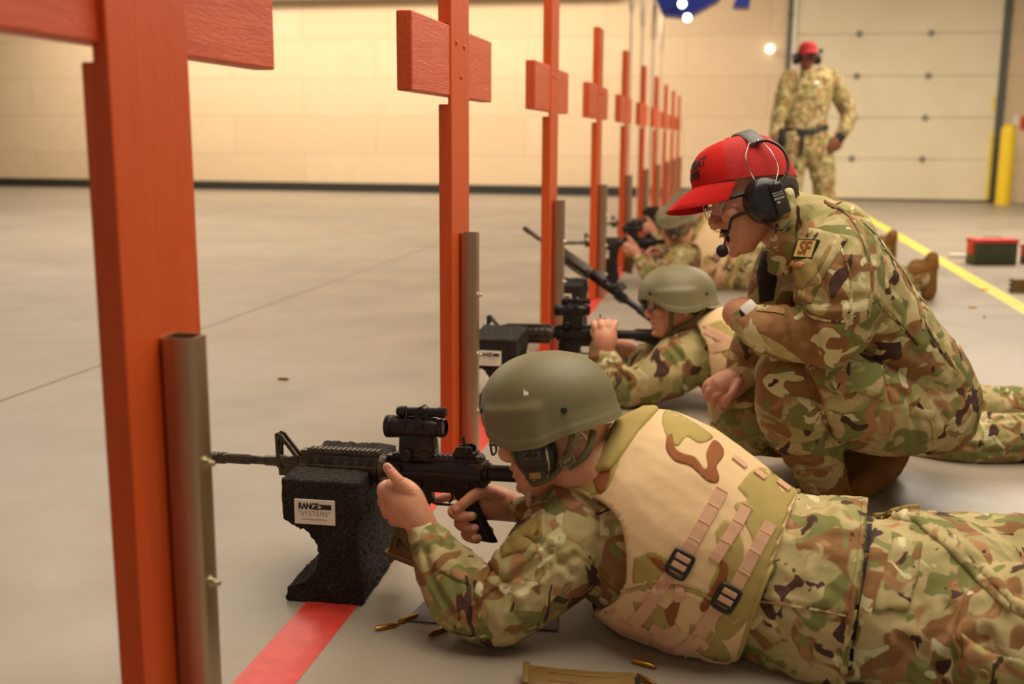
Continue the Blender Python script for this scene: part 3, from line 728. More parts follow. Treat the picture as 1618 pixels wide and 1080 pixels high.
def patch(bm, bv, poly, D, off=.0006, thick=0, step=5, mi=0, curve=0, bulge=0, maxd=.1):
    """a piece of cloth cut to an outline and laid on the surface under it"""
    if curve: 
        P_ = cr(list(poly)+[poly[0]], curve)[:-1]
    else:
        P_ = []
        for a, b_ in zip(poly, list(poly[1:])+[poly[0]]):
            n = max(1, int(math.hypot(b_[0]-a[0], b_[1]-a[1])/step/1.2))
            P_ += [(a[0]+(b_[0]-a[0])*i/n, a[1]+(b_[1]-a[1])*i/n) for i in range(n)]
    P_ = [tuple(map(float, p)) for p in P_]; nb = len(P_)
    xs = [p[0] for p in P_]; ys = [p[1] for p in P_]; pts = list(P_)
    B_ = np.array(P_)
    y = min(ys)+step/2; k = 0
    while y < max(ys):
        x = min(xs)+(step/2 if k % 2 else step)
        while x < max(xs):
            if inside(P_, x, y) and np.min(np.hypot(B_[:, 0]-x, B_[:, 1]-y)) > step*.5: pts.append((x, y))
            x += step
        y += step*.87; k += 1
    v2, e2, f2, *_ = delaunay_2d_cdt([Vector(p) for p in pts], [(i, (i+1) % nb) for i in range(nb)], [], 1, 1e-4)
    B2 = np.array(P_); out = []
    ref = None
    for v in v2:
        pt, nn = near(bv, v.x, v.y, D)
        e = np.min(np.hypot(B2[:, 0]-v.x, B2[:, 1]-v.y))
        t = min(1, e/(step*1.2)); lift = off+thick*(.35+.65*math.sqrt(t))+bulge*min(1, e/40)
        out.append((pt, nn, lift))
    b = bmesh.new()
    top = [b.verts.new(p+n*l) for p, n, l in out]
    for f in f2:
        try: b.faces.new([top[i] for i in f])
        except ValueError: pass
    if thick:
        edges = [e for e in b.edges if len(e.link_faces) == 1]
        low = {}
        for e in edges:
            for v in e.verts:
                if v not in low:
                    i = top.index(v) if False else None
        idx = {v: i for i, v in enumerate(top)}
        for e in edges:
            for v in e.verts:
                if v not in low:
                    p, n, l = out[idx[v]]; low[v] = b.verts.new(p-n*.001)
        for e in edges:
            a, c = e.verts
            try: b.faces.new((a, c, low[c], low[a]))
            except ValueError: pass
    bmesh.ops.recalc_face_normals(b, faces=b.faces[:])
    # keep the outside turned to the viewer's side of the surface
    s = 0
    for f in b.faces: s += f.normal.dot(CAM-f.calc_center_median())*f.calc_area()
    if s < 0: bmesh.ops.reverse_faces(b, faces=b.faces[:])
    for f in b.faces: f.smooth = True
    merge(bm, b, mi)
def strap(bm, bv, pts, wpx, D, off=.001, thick=.002, mi=0, n=5):
    """webbing laid along a line on the surface"""
    C_ = cr(pts, n) if len(pts) > 2 else np.array([np.array(pts[0], float)*(1-t)+np.array(pts[1], float)*t for t in np.linspace(0, 1, 10)])
    Lf, Rt = [], []
    for i, p in enumerate(C_):
        t = C_[min(i+1, len(C_)-1)]-C_[max(i-1, 0)]; t = t/np.linalg.norm(t); nn = np.array([-t[1], t[0]])
        Lf.append(tuple(p+nn*wpx/2)); Rt.append(tuple(p-nn*wpx/2))
    b = bmesh.new(); rows = []
    for a, c, m_ in zip(Lf, Rt, C_):
        row = []
        for q in (a, tuple((np.array(a)*.5+np.array(m_)*.5)), tuple(m_), tuple((np.array(c)*.5+np.array(m_)*.5)), c):
            pt, nrm = near(bv, q[0], q[1], D); row.append((pt, nrm))
        rows.append([b.verts.new(p-n_*.0005) for p, n_ in row[:1]]+[b.verts.new(p+n_*(off+thick)) for p, n_ in row]+[b.verts.new(p-n_*.0005) for p, n_ in row[-1:]])
    for X, Y in zip(rows, rows[1:]):
        for k in range(len(X)-1): b.faces.new((X[k], X[k+1], Y[k+1], Y[k]))
    b.faces.new(rows[0]); b.faces.new(rows[-1])
    bmesh.ops.recalc_face_normals(b, faces=b.faces[:])
    s = sum(f.normal.dot(CAM-f.calc_center_median())*f.calc_area() for f in b.faces)
    if s < 0: bmesh.ops.reverse_faces(b, faces=b.faces[:])
    merge(bm, b, mi)
def wire(bm, bv, pts, r, D, lift=0, n=6):
    q = [p+nn*lift for p, nn in pline(bv, pts, D, n)]; tube(bm, q, r, 6, sm=0)
def onsurf(bv, x, y, D, lift=0, up=(0, 0, 1), roll=0):
    p, n_ = near(bv, x, y, D); z = n_.normalized(); u = Vector(up); u = (u-z*u.dot(z)).normalized(); xx = u.cross(z)
    R = Matrix(((xx.x, u.x, z.x, 0), (xx.y, u.y, z.y, 0), (xx.z, u.z, z.z, 0), (0, 0, 0, 1)))
    return Matrix.Translation(p+z*lift) @ R @ Matrix.Rotation(roll, 4, 'Z')
# ------------------------------------------------------------------ cloth, skin
def camo(name, s=1.0, off=(0, 0, 0), rot=(0, 0, 0), stretch=(1, 1, 1)):
    m = mat(name, srgb(150, 130, 88), .85, spec=.2); n = NT(m)
    base = n.mapping(scale=tuple(c*s for c in stretch), rot=rot, loc=off)
    def L(o, sc, det, dist, lo, w=.012, st=(1, 1, 1)):
        return n.step(n.noise(sc, det, .5, dist, src=n.mapping(scale=st, loc=o, src=base)), lo, lo+w)
    c = n.ramp(n.noise(7, 2, .5, .8, src=base), [(.36, srgb(164, 154, 100)), (.46, srgb(176, 160, 112)), (.56, srgb(188, 168, 122)), (.64, srgb(150, 146, 90))])
    c = n.mix(L((3, 1, 7), 7.5, 1.5, 1.2, .535, .02), c, srgb(138, 100, 62))
    c = n.mix(L((9, 4, 2), 9, 1.5, 1.2, .565, .02), c, srgb(122, 122, 70))
    c = n.mix(L((5, 8, 1), 13, 1, 1.0, .60, .05), c, srgb(166, 124, 84))
    c = n.mix(L((1, 9, 6), 15, 2.2, .7, .635, .008, (1, .6, .85)), c, srgb(206, 196, 152))
    c = n.mix(L((7, 2, 9), 14.5, 2.4, 1.0, .625, .008, (1, .85, .6)), c, srgb(78, 54, 48))
    n.color(c)
    n.bump(n.noise(420, 2, .6), .25, .0012); n.bump(n.noise(26, 4, .55, .4), .22, .006)
    return m
M['camo1'] = camo('camouflage_cloth', 1.3); M['camo2'] = camo('camouflage_cloth_kneeling', .92, (3, 5, 1), stretch=(.9, 1, 1.25))
M['camo3'] = camo('camouflage_cloth_trousers', 1.3, (8, 2, 4)); M['camo5'] = camo('camouflage_cloth_standing', 1.7, (2, 7, 3)); M['cap_maroon'] = mat('dark_red_cap', srgb(170, 30, 40), .85); M['camo4'] = camo('camouflage_cloth_far', .9, (1, 7, 9))
m = M['vest'] = mat('desert_vest_cloth', srgb(228, 196, 152), .85, spec=.2); n = NT(m)
n.color(n.mix(n.noise(3, 3), srgb(228, 196, 150), srgb(218, 184, 138))); n.bump(n.noise(500, 2), .2, .001); n.bump(n.noise(14, 4, .5), .25, .012)
def cloth(name, c1, c2, sc=20, b=.2, bs=420, rough=.85):
    m = mat(name, c1, rough, spec=.2); n = NT(m); n.color(n.ramp(n.noise(sc, 3), [(.35, c1), (.65, c2)])); n.bump(n.noise(bs, 2), b, .0012); n.bump(n.noise(20, 3), .15, .006); return m
M['vest_olive'] = cloth('vest_olive_patch', srgb(176, 156, 92), srgb(166, 146, 84), 12)
M['vest_brown'] = cloth('vest_brown_patch', srgb(150, 94, 54), srgb(140, 84, 48), 12)
M['webbing'] = cloth('pink_tan_webbing', srgb(214, 170, 138), srgb(206, 160, 128), 30, .4, 300)
M['strap'] = cloth('olive_strap', srgb(112, 106, 74), srgb(100, 94, 64), 30, .4, 300)
M['helmet'] = noisy('helmet_paint', srgb(122, 112, 76), srgb(114, 105, 70), 10, .55, .12, 500, .0006)
M['skin'] = mat('skin', srgb(214, 152, 120), .5, spec=.35, Subsurface_Weight=.12, Subsurface_Scale=.01); n = NT(M['skin'])
n.p.inputs['Subsurface Radius'].default_value = (1, .35, .2)
n.color(n.ramp(n.noise(22, 4, .6), [(.3, srgb(206, 136, 106)), (.55, srgb(216, 156, 124)), (.75, srgb(208, 142, 114))])); n.bump(n.noise(260, 3), .12, .0012)
M['skin2'] = mat('skin_kneeling', srgb(200, 142, 112), .5, spec=.35, Subsurface_Weight=.1, Subsurface_Scale=.01); n = NT(M['skin2'])
n.color(n.ramp(n.noise(22, 4, .6), [(.3, srgb(196, 128, 100)), (.55, srgb(206, 148, 118)), (.75, srgb(200, 136, 108))])); n.bump(n.noise(260, 3), .12, .0012)
M['skin_dark'] = mat('skin_brown', srgb(120, 68, 48), .5)
M['hair'] = mat('short_brown_hair', srgb(60, 42, 30), .7)
M['nail'] = mat('nail', srgb(226, 170, 146), .3)
M['lip'] = mat('lip', srgb(190, 98, 84), .45)
M['eye'] = mat('eye_white', srgb(220, 210, 200), .25); M['iris'] = mat('iris', srgb(40, 30, 24), .2)
M['cap_red'] = cloth('red_cap_cloth', srgb(206, 34, 28), srgb(196, 28, 24), 20, .4, 300, .8)
M['mesh_red'] = mat('red_cap_mesh', srgb(200, 36, 30), .8); n = NT(M['mesh_red'])
wv = n.t.nodes.new('ShaderNodeTexVoronoi'); wv.inputs['Scale'].default_value = 420; n.l(n.co, wv.inputs['Vector'])
n.color(n.ramp(wv.outputs['Distance'], [(.2, srgb(206, 38, 32)), (.7, srgb(176, 26, 22))])); n.bump(wv.outputs['Distance'], .5, .001)
M['black_plastic'] = mat('black_plastic', srgb(26, 24, 24), .32); M['dark_plastic'] = mat('dark_grey_plastic', srgb(50, 46, 40), .42)
M['grey_plastic'] = mat('grey_headband', srgb(92, 92, 86), .5); M['olive_plastic'] = mat('olive_buckle', srgb(124, 116, 84), .45)
M['boot'] = cloth('coyote_suede', srgb(134, 92, 42), srgb(116, 78, 34), 14, .3, 260); M['sole'] = mat('boot_sole', srgb(84, 62, 40), .8)
M['wire'] = mat('steel_wire', srgb(200, 196, 186), .25, 1); M['black_cloth'] = mat('black_nylon', srgb(22, 20, 20), .7)
M['shirt'] = mat('dark_undershirt', srgb(40, 28, 24), .9); M['velcro'] = cloth('velcro_tan', srgb(160, 136, 78), srgb(146, 122, 66), 60, .8, 500)
m = M['clear'] = mat('clear_lens', (1, 1, 1, 1), .03, spec=.5); m.node_tree.nodes['Principled BSDF'].inputs['Alpha'].default_value = .16
# ------------------------------------------------------------------ helmet, head, headset in head coordinates: +x face, +y left, +z up
def helmet(root, Mx, screws=True):
    rim_t = [0, 25, 42, 58, 78, 100, 122, 150, 180]; rim_z = [.022, .019, .003, -.022, -.036, -.034, -.018, -.012, -.010]
    NT_, NZ = 96, 34
    def ptf(th, t, inset=0):
        a = abs(math.degrees(math.atan2(math.sin(th), math.cos(th)))); zr = float(np.interp(a, rim_t, rim_z))
        rx = (.132 if a < 90 else .146)-inset; ry = .122-inset; rz = .110-inset; z0 = .028
        if a < 90: rx = .132+(.0)*a-inset
        al_top = math.pi/2; zz_low = zr
        # angle to the rim, continued straight down under z0
        total = (math.pi/2)+max(0, (z0-zr))/.12 if zr < z0 else math.pi/2-math.asin((zr-z0)/rz)
        s = t*total
        if s <= math.pi/2:
            al = math.pi/2-s; e = 2.25
            cz, sz = math.cos(al)**(2/e), math.sin(al)**(2/2.05)
            x, y, z = rx*cz*math.cos(th), ry*cz*math.sin(th), z0+rz*sz
        else:
            d = (s-math.pi/2)*.12; k = 1+.35*d
            if a > 120: k = 1+1.3*d
            x, y, z = rx*k*math.cos(th), ry*k*math.sin(th), z0-d
        if not inset:
            bul = 0
            wa = max(0, 1-abs((a-74)/34)**4); wz = max(0, 1-abs((z-(.002))/.052)**4)
            if wa > 0 and wz > 0: bul = .0085*min(1, wa*1.6)*min(1, wz*1.6)
            if t > .93: bul = max(bul, .0)+.0018
            x += bul*math.cos(th)*.6; y += bul*math.sin(th)
        return Vector((x, y, z))
    b = bmesh.new(); outer, inner = [], []
    ts = [math.sin(math.pi/2*i/NZ)**.9 for i in range(1, NZ+1)]; ts[-1] = 1
    for i in range(NT_):
        th = 2*math.pi*i/NT_; outer.append([b.verts.new(ptf(th, t)) for t in ts]); inner.append([b.verts.new(ptf(th, t, .009)) for t in ts])
    c0, c1 = b.verts.new(ptf(0, 0)), b.verts.new(ptf(0, 0, .009))
    for i in range(NT_):
        j = (i+1) % NT_
        b.faces.new((c0, outer[i][0], outer[j][0])); b.faces.new((c1, inner[j][0], inner[i][0]))
        for k in range(NZ-1):
            b.faces.new((outer[i][k], outer[i][k+1], outer[j][k+1], outer[j][k])); b.faces.new((inner[i][k], inner[j][k], inner[j][k+1], inner[i][k+1]))
        b.faces.new((outer[i][-1], inner[i][-1], inner[j][-1], outer[j][-1]))
    bmesh.ops.recalc_face_normals(b, faces=b.faces[:]); b.transform(Mx)
    sh = obj('helmet', b, M['helmet'], root, 60)
    for th, t in ((32, .86), (122, .80), (-32, .86), (-122, .80)):
        p = ptf(math.radians(th), t); p2 = ptf(math.radians(th), t+.02); p3 = ptf(math.radians(th+2), t)
        nn = (p2-p).cross(p3-p).normalized()
        if nn.dot(p-Vector((0, 0, .03))) < 0: nn = -nn
        q = nn.to_track_quat('Z', 'Y').to_matrix().to_4x4()
        b = bmesh.new(); lathe(b, [(0, .0062), (.002, .006), (.0035, .0045), (.0038, .0005)], 'z', 14, M=Mx @ Matrix.Translation(p) @ q); obj('screw', b, M['black_plastic'], sh, 40)
    return sh, ptf
def head_mesh(Mx, skin, name='head', neck=(-.075, 0, -.19), nr=.058, mouth_open=0, v=.0028, extra=None):
    """z levels: front x, back x, half width"""
    L = [(.132, .0, -.02, .012), (.126, .045, -.065, .045), (.108, .076, -.090, .064), (.080, .090, -.102, .074), (.052, .0935, -.104, .0765), (.036, .096, -.103, .076),
         (.020, .089, -.100, .074), (.005, .0885, -.095, .072), (-.012, .0895, -.086, .069), (-.030, .091, -.072, .065), (-.045, .0915, -.052, .060), (-.060, .0885, -.030, .054),
         (-.075, .086, -.005, .046), (-.088, .0855, .018, .036), (-.098, .074, .03, .026), (-.103, .058, .036, .016)]
    b = bmesh.new(); rings = []; seg = 40
    Lc = cr(L, 3)
    for z, xf, xb, w in Lc:
        xc = xf-(xf-xb)*.52; ring = []
        for k in range(seg):
            t = 2*math.pi*k/seg; c, s = math.cos(t), math.sin(t)
            rx = (xf-xc) if c > 0 else (xc-xb); e = .82 if c > 0 else 1
            ring.append(b.verts.new((xc+rx*math.copysign(abs(c)**e, c), w*math.copysign(abs(s)**.95, s), z)))
        rings.append(ring)
    for A, B in zip(rings, rings[1:]):
        for k in range(seg): b.faces.new((A[k], A[(k+1) % seg], B[(k+1) % seg], B[k]))
    b.faces.new(rings[0]); b.faces.new(rings[-1][::-1]); bmesh.ops.recalc_face_normals(b, faces=b.faces[:])
    # nose
    def nl(sts):
        t_ = bmesh.new(); rr = []
        for (x, z, w, d) in cr(sts, 4): rr.append([t_.verts.new((x-d+d*math.cos(a)*1.0, w*math.sin(a), z+d*.25*math.cos(a))) for a in [2*math.pi*i/16 for i in range(16)]])
        for A, B in zip(rr, rr[1:]):
            for k in range(16): t_.faces.new((A[k], A[(k+1) % 16], B[(k+1) % 16], B[k]))
        t_.faces.new(rr[0]); t_.faces.new(rr[-1]); bmesh.ops.recalc_face_normals(t_, faces=t_.faces[:]); merge(b, t_)
    nl([(.094, .032, .007, .012), (.0965, .018, .0075, .014), (.105, .002, .009, .018), (.116, -.013, .0115, .021), (.117, -.021, .0115, .021), (.106, -.030, .010, .016)])
    for s in (-1, 1):
        ell(b, (.099, s*.0125, -.021), (.013, .0075, .009)); ell(b, (.088, s*.034, .040), (.012, .026, .0075))       # nostril wing, brow
        ell(b, (.076, s*.045, -.008), (.022, .022, .020)); ell(b, (.075, s*.031, .016), (.0145, .015, .011))          # cheek, lid
        ell(b, (-.008, s*.080, -.002), (.017, .0055, .028), Matrix.Rotation(.25, 4, 'Y')); ell(b, (-.004, s*.083, .012), (.014, .006, .013))
        ell(b, (-.006, s*.077, -.024), (.007, .005, .009))
    mo = mouth_open
    ell(b, (.0865, 0, -.045), (.0125, .024, .0055)); ell(b, (.0835, 0, -.061-mo), (.0125, .021, .0055)); ell(b, (.079, 0, -.084-mo), (.0145, .020, .012))
    n0 = Vector((-.028, 0, -.035)); n1 = Vector(neck)
    t_ = bmesh.new(); rr = []
    for f in np.linspace(0, 1, 8):
        c = n0.lerp(n1, f); r = nr*(1-.08*math.sin(f*3.1)); d = (n1-n0).normalized(); u = Vector((0, 1, 0)); w = d.cross(u)
        rr.append([t_.verts.new(c+u*r*math.cos(a)+w*r*1.05*math.sin(a)) for a in [2*math.pi*i/24 for i in range(24)]])
    for A, B in zip(rr, rr[1:]):
        for k in range(24): t_.faces.new((A[k], A[(k+1) % 24], B[(k+1) % 24], B[k]))
    t_.faces.new(rr[0]); t_.faces.new(rr[-1]); bmesh.ops.recalc_face_normals(t_, faces=t_.faces[:]); merge(b, t_)
    if extra: extra(b)
    me = voxel(b, v, 3)
    co, no = getv(me)
    def press(c, r, d):
        q = np.linalg.norm((co-np.array(c))/np.array(r), axis=1); co[:] += -no*(d*np.exp(-q**2*1.5))[:, None]
    for s in (-1, 1):
        press((.088, s*.030, .020), (.012, .017, .010), .007); press((.100, s*.0075, -.029), (.006, .0045, .004), .004)
    press((.094, 0, -.053-mo/2), (.012, .022, .0022+mo), .006+mo*.6); press((.088, 0, -.071-mo), (.01, .018, .005), .003)
    press((.098, 0, -.036), (.006, .004, .006), .0015)
    setv(me, co); me.transform(Mx); me.name = name
    return me
def head_frame(c, fwd, up):
    x = Vector(fwd).normalized(); z = Vector(up); z = (z-x*z.dot(x)).normalized(); y = z.cross(x)
    return Matrix(((x.x, y.x, z.x, c[0]), (x.y, y.y, z.y, c[1]), (x.z, y.z, z.z, c[2]), (0, 0, 0, 1)))
def finger(bm, pts, rs, seg=14):
    loft(bm, [(Vector(p), r, r, None) for p, r in zip(pts, rs)], n=4, seg=seg)
# ------------------------------------------------------------------ nearest prone shooter
def bodypart(name, me, m, root, smooth=0):
    me.name = name
    return link(name, me, m, root, smooth)
WORLD_PARENT[0] = False
def boot(root, heel, toe, ankle, name='boot', r=.046):
    """heel, toe: points on the ground under heel and toe; ankle: top centre of the shaft"""
    h, t, a = Vector(heel), Vector(toe), Vector(ankle); d = (t-h).normalized()
    b = bmesh.new(); upz = (a-h); upz = (upz-d*upz.dot(d)*.4).normalized() if upz.length > 0 else Vector((0, 0, 1))
    loft(b, [(h+d*.03+upz*.050, .038, .036, None), (h+d*.09+upz*.056, .044, .042, None), (h.lerp(t, .6)+upz*.045, .044, .040, None), (h.lerp(t, .86)+upz*.036, .044, .034, None), (t-d*.02+upz*.030, .034, .027, None)])
    loft(b, [(h+d*.055+upz*.05, .042, .042, None), (h+d*.065+upz*.12, .043, .043, None), (a, r, r, None)])
    me = voxel(b, .005, 4); bodypart('boot', me, M['boot'], root); ob = root.children[-1]
    return ob
def add_layers(o, layers):
    """printed pattern: extra faces of other colours in the same mesh"""
    bm_ = bmesh.new(); bm_.from_mesh(o.data)
    for b, m in layers:
        o.data.materials.append(m); merge(bm_, b, len(o.data.materials)-1)
    bm_.to_mesh(o.data); bm_.free()
    o.data.update()
def trim(me, a, b_, D, keep):
    """push everything beyond the plane through two picture points back inside it"""
    n_ = (at(a[0], a[1], D)-CAM).cross(at(b_[0], b_[1], D)-CAM).normalized(); k = at(keep[0], keep[1], D)
    if n_.dot(k-CAM) < 0: n_ = -n_
    bm_ = bmesh.new(); bm_.from_mesh(me)
    g = bm_.verts[:]+bm_.edges[:]+bm_.faces[:]
    r = bmesh.ops.bisect_plane(bm_, geom=g, plane_co=CAM, plane_no=n_, clear_inner=True)
    ed = [e for e in bm_.edges if len(e.link_faces) == 1]
    try: bmesh.ops.holes_fill(bm_, edges=ed, sides=0)
    except Exception: pass
    bm_.to_mesh(me); bm_.free(); me.update()
def shooter_near():
    root = empty('person', (0, 0, 0), 'prone person in olive helmet and desert tan vest aiming the nearest rifle', 'person', 'people shooting prone')
    # trousers
    b = bmesh.new()
    loft(b, [P(1325, 955, 138, 1.93, 1.1), P(1378, 966, 146, 1.93, 1.1), P(1408, 973, 168, 1.93, 1.1), P(1470, 987, 178, 1.93, 1.05), P(1560, 1010, 165, 1.93, 1.0)])
    def leg(p0, r0, pts): loft(b, [(p0, r0, r0, None)]+[(Vector(p), r, r, None) for p, r in pts])
    leg(at(1500, 920, 2.02), .128, [((1.24, .83, .115), .110), ((1.42, .79, .098), .088), ((1.60, .74, .09), .078), ((1.76, .69, .10), .066), ((1.83, .67, .12), .058)])
    leg(at(1520, 1040, 1.86), .130, [((1.22, .55, .12), .118), ((1.40, .50, .10), .096), ((1.58, .47, .09), .080), ((1.72, .45, .10), .068), ((1.79, .44, .12), .058)])
    me = voxel(b, .006, 5); wrinkle(me, .0055, 9, 1, fine=.001)
    floor_clamp(me); bv = bvh_of(me)
    groove(me, bv, [[(1378, 788), (1372, 860), (1358, 950), (1340, 1040)], [(1385, 800), (1440, 812), (1490, 835), (1545, 900), (1600, 955), (1640, 985)],
                    ([(1400, 812), (1450, 826), (1500, 860), (1560, 930), (1618, 975)], .0015, .003)], 1.75, .0045, .0045)
    groove(me, bv, [[(1500, 960), (1502, 1020), (1492, 1080)], [(1470, 1075), (1515, 1030), (1560, 1000)], [(1560, 1010), (1590, 1050), (1618, 1075)], [(1430, 1010), (1480, 1050)]], 1.75, .007, .010)
    tr = bodypart('trousers', me, M['camo3'], root); bv = bvh_of(me)
    b = bmesh.new()
    patch(b, bv, [(1412, 848), (1458, 858), (1452, 900), (1436, 962), (1378, 966), (1392, 915)], 1.75, .001, .006)
    obj('back_pocket_flap', b, M['camo1'], tr)
    b = bmesh.new(); patch(b, bv, [(1368, 786), (1402, 786), (1452, 812), (1455, 818), (1400, 806), (1372, 806)], 1.75, .001, .003)
    obj('waistband_front', b, M['camo1'], tr)
    b = bmesh.new(); patch(b, bv, [(1520, 1000), (1560, 1030), (1612, 1040), (1640, 1060), (1640, 1110), (1560, 1110), (1530, 1060)], 1.75, .001, .007); obj('cargo_pocket_flap', b, M['camo1'], tr)
    b = bmesh.new(); patch(b, bv, [(1386, 812), (1408, 798), (1450, 806), (1500, 826), (1556, 884), (1600, 940), (1640, 965), (1640, 985), (1590, 962), (1540, 915), (1490, 862), (1446, 826)], 1.8, .001, .0065)
    obj('side_panel', b, M['camo2'], tr)
    for x, y in ((1560, 1057),):
        b = bmesh.new(); T = onsurf(bv, x, y, 1.75, .012); lathe(b, [(0, .0088), (.002, .0088), (.003, .0075), (.0022, .006), (.0018, .0005)], 'z', 22, M=T)
        for a, c in ((-1, -1), (1, -1), (-1, 1), (1, 1)): lathe(b, [(.0015, .0011), (.0024, .0011), (.0025, .0002)], 'z', 8, M=T @ Matrix.Translation((a*.0022, c*.0022, 0)), mi=1)
        obj('button', b, [M['velcro'], M['ink']], tr, 30)
    for y_ in (.67, .44): boot(root, (1.925-(.04 if y_ < .5 else 0), y_, .27), (1.90-(.04 if y_ < .5 else 0), y_, .02), (1.80-(.04 if y_ < .5 else 0), y_, .155), r=.055)
    # toggle and drawcord at the waist
    b = bmesh.new(); wire(b, bv, [(1385, 794), (1410, 796), (1432, 797), (1452, 799)], .005, 1.95, .006); obj('drawcord', b, M['velcro'], tr, 50)
    # jacket
    b = bmesh.new()
    loft(b, [P(915, 770, 90, 2.06, .95), P(985, 805, 145, 2.05, 1.0), P(1090, 862, 160, 2.02, 1.05), P(1213, 912, 142, 1.98, 1.1), P(1290, 938, 160, 1.95, 1.1), P(1350, 955, 170, 1.94, 1.1), P(1385, 963, 172, 1.94, 1.1)], cap=True)
    loft(b, [P(800, 962, 56, 1.93), P(838, 920, 70, 1.94), P(890, 865, 82, 1.97), P(940, 825, 86, 2.00), P(985, 815, 80, 2.04)])
    loft(b, [P(664, 830, 25, 2.00), P(676, 852, 33, 1.99), P(702, 897, 50, 1.97), P(745, 945, 64, 1.95), P(800, 962, 60, 1.93)])
    loft(b, [P(824, 806, 21, 2.09), P(850, 822, 30, 2.09), P(905, 860, 42, 2.10), P(960, 905, 50, 2.12)])
    loft(b, [P(905, 770, 60, 2.05), P(950, 780, 80, 2.06)])
    me = voxel(b, .0048, 3); trim(me, (1372, 780), (1334, 1090), 1.9, (1200, 900)); wrinkle(me, .0036, 11, 2, fine=.001)
    floor_clamp(me); bv = bvh_of(me)
    groove(me, bv, [
        [(760, 872), (785, 905), (800, 915), (835, 900), (880, 868)], [(775, 900), (760, 940), (740, 985)], [(800, 915), (812, 960), (800, 1005)],
        [(700, 860), (735, 905), (752, 960), (745, 990)], [(672, 872), (690, 930), (722, 975)], [(820, 930), (860, 900), (905, 880)], [(830, 850), (865, 868), (905, 905)],
        [(690, 830), (720, 868), (742, 900)]], 1.9, .006, .007)
    groove(me, bv, [[(652, 868), (680, 852), (704, 838)], [(872, 770), (850, 830), (868, 895), (862, 950), (852, 1000)], [(905, 872), (950, 905), (985, 930)],
                    [(1183, 945), (1260, 955), (1338, 972)], [(1186, 1040), (1250, 1040), (1330, 1078)]], 1.9, .0028, .003)
    groove(me, bv, [[(1270, 800), (1262, 870), (1235, 935)], [(1300, 790), (1310, 860), (1300, 920)], [(1230, 990), (1280, 1010), (1330, 1030)]], 1.9, .004, .012)
    jk = bodypart('jacket', me, M['camo1'], root); bj = bvh_of(me)
    b = bmesh.new(); patch(b, bj, [(862, 800), (826, 830), (792, 862), (772, 890), (752, 930), (742, 958), (760, 950), (800, 912), (842, 880), (862, 850)], 1.9, .001, .006, bulge=.002)
    obj('sleeve_pocket', b, M['camo1'], jk)
    bs = bmesh.new(); patch(bs, bj, [(858, 812), (826, 838), (797, 868), (800, 884), (836, 868), (858, 848)], 1.9, .0098, .001)
    obj('sleeve_velcro', bs, M['velcro'], jk)
    b = bmesh.new(); patch(b, bj, [(675, 880), (704, 860), (722, 884), (742, 908), (740, 924), (720, 915), (690, 900)], 1.9, .001, .0028); obj('elbow_patch', b, M['camo1'], jk)
    b = bmesh.new(); strap(b, bj, [(1366, 790), (1362, 850), (1350, 940), (1335, 1030), (1328, 1100)], 8, 1.9, .001, .003); obj('jacket_hem', b, M['camo1'], jk)
    b = bmesh.new(); wire(b, bj, [(1362, 905), (1352, 960), (1342, 1000)], .003, 1.9, .003); obj('zipper', b, M['velcro'], jk, 50)
    for pts in ([(1186, 948), (1240, 955), (1290, 963), (1338, 972)],): seam(jk, bj, pts, 1.9, 4, M['camo3'])
    # shade in the gap under the jacket hem, laid on as a black strip
    b = bmesh.new(); strap(b, bvh_of(tr.data), [(1374, 800), (1368, 870), (1352, 960), (1338, 1080)], 12, 1.9, .0, .001); obj('waist_gap_shade', b, M['black_cloth'], tr)
    # vest over the jacket
    b = bmesh.new()
    loft(b, [P(908, 742, 82, 2.07, .95), P(938, 762, 128, 2.06, .95), P(980, 786, 163, 2.05, 1.0), P(1033, 824, 175, 2.03, 1.03), P(1092, 862, 174, 2.01, 1.06), P(1150, 892, 165, 1.99, 1.1), P(1200, 912, 152, 1.98, 1.1), P(1230, 925, 146, 1.97, 1.1)], n=6, seg=36, cap=True)
    me = voxel(b, .005, 6); co, no = getv(me)
    # trim the rounded ends back to the cut edges of the vest
    trim(me, (1262, 772), (1163, 1046), 1.9, (1100, 860))
    wrinkle(me, .0022, 6, 4, fine=.0005); floor_clamp(me, .004)
    # arm opening: cut away the part in front of the sleeve
    co, no = getv(me)
    poly = [(780, 700), (862, 768), (880, 770), (920, 778), (955, 796), (978, 822), (988, 860), (990, 900), (985, 930), (960, 960), (900, 975), (780, 975)]
    poly = [tuple(p) for p in cr(poly+[poly[0]], 5)[:-1]]
    bm_ = bmesh.new(); bm_.from_mesh(me); kill = []
    for v in bm_.verts:
        d = v.co-CAM; z = d.dot(FW); x = 809+FPX*d.dot(RT)/z; y = 540-FPX*d.dot(UP)/z
        if z < 2.12 and inside(poly, x, y): kill.append(v)
    bv0 = bvh_of(me); PA = np.array(poly)
    bmesh.ops.delete(bm_, geom=kill, context='VERTS')
    for v in {v for e in bm_.edges if len(e.link_faces) == 1 for v in e.verts}:
        d = v.co-CAM; z = d.dot(FW); x = 809+FPX*d.dot(RT)/z; y = 540-FPX*d.dot(UP)/z
        if z > 2.12: continue
        best = (99, None)
        for a, b_ in zip(PA, np.vstack([PA[1:], PA[:1]])):
            ab = b_-a; t = min(1, max(0, ((np.array([x, y])-a)@ab)/(ab@ab+1e-9))); q = a+ab*t; dd = math.hypot(q[0]-x, q[1]-y)
            if dd < best[0]: best = (dd, q)
        if best[0] < 9:
            h = cast(bv0, best[1][0], best[1][1])
            if h and (h[0]-v.co).length < .02: v.co = h[0]
    bm_.to_mesh(me); bm_.free(); me.update()
    bv = bvh_of(me)
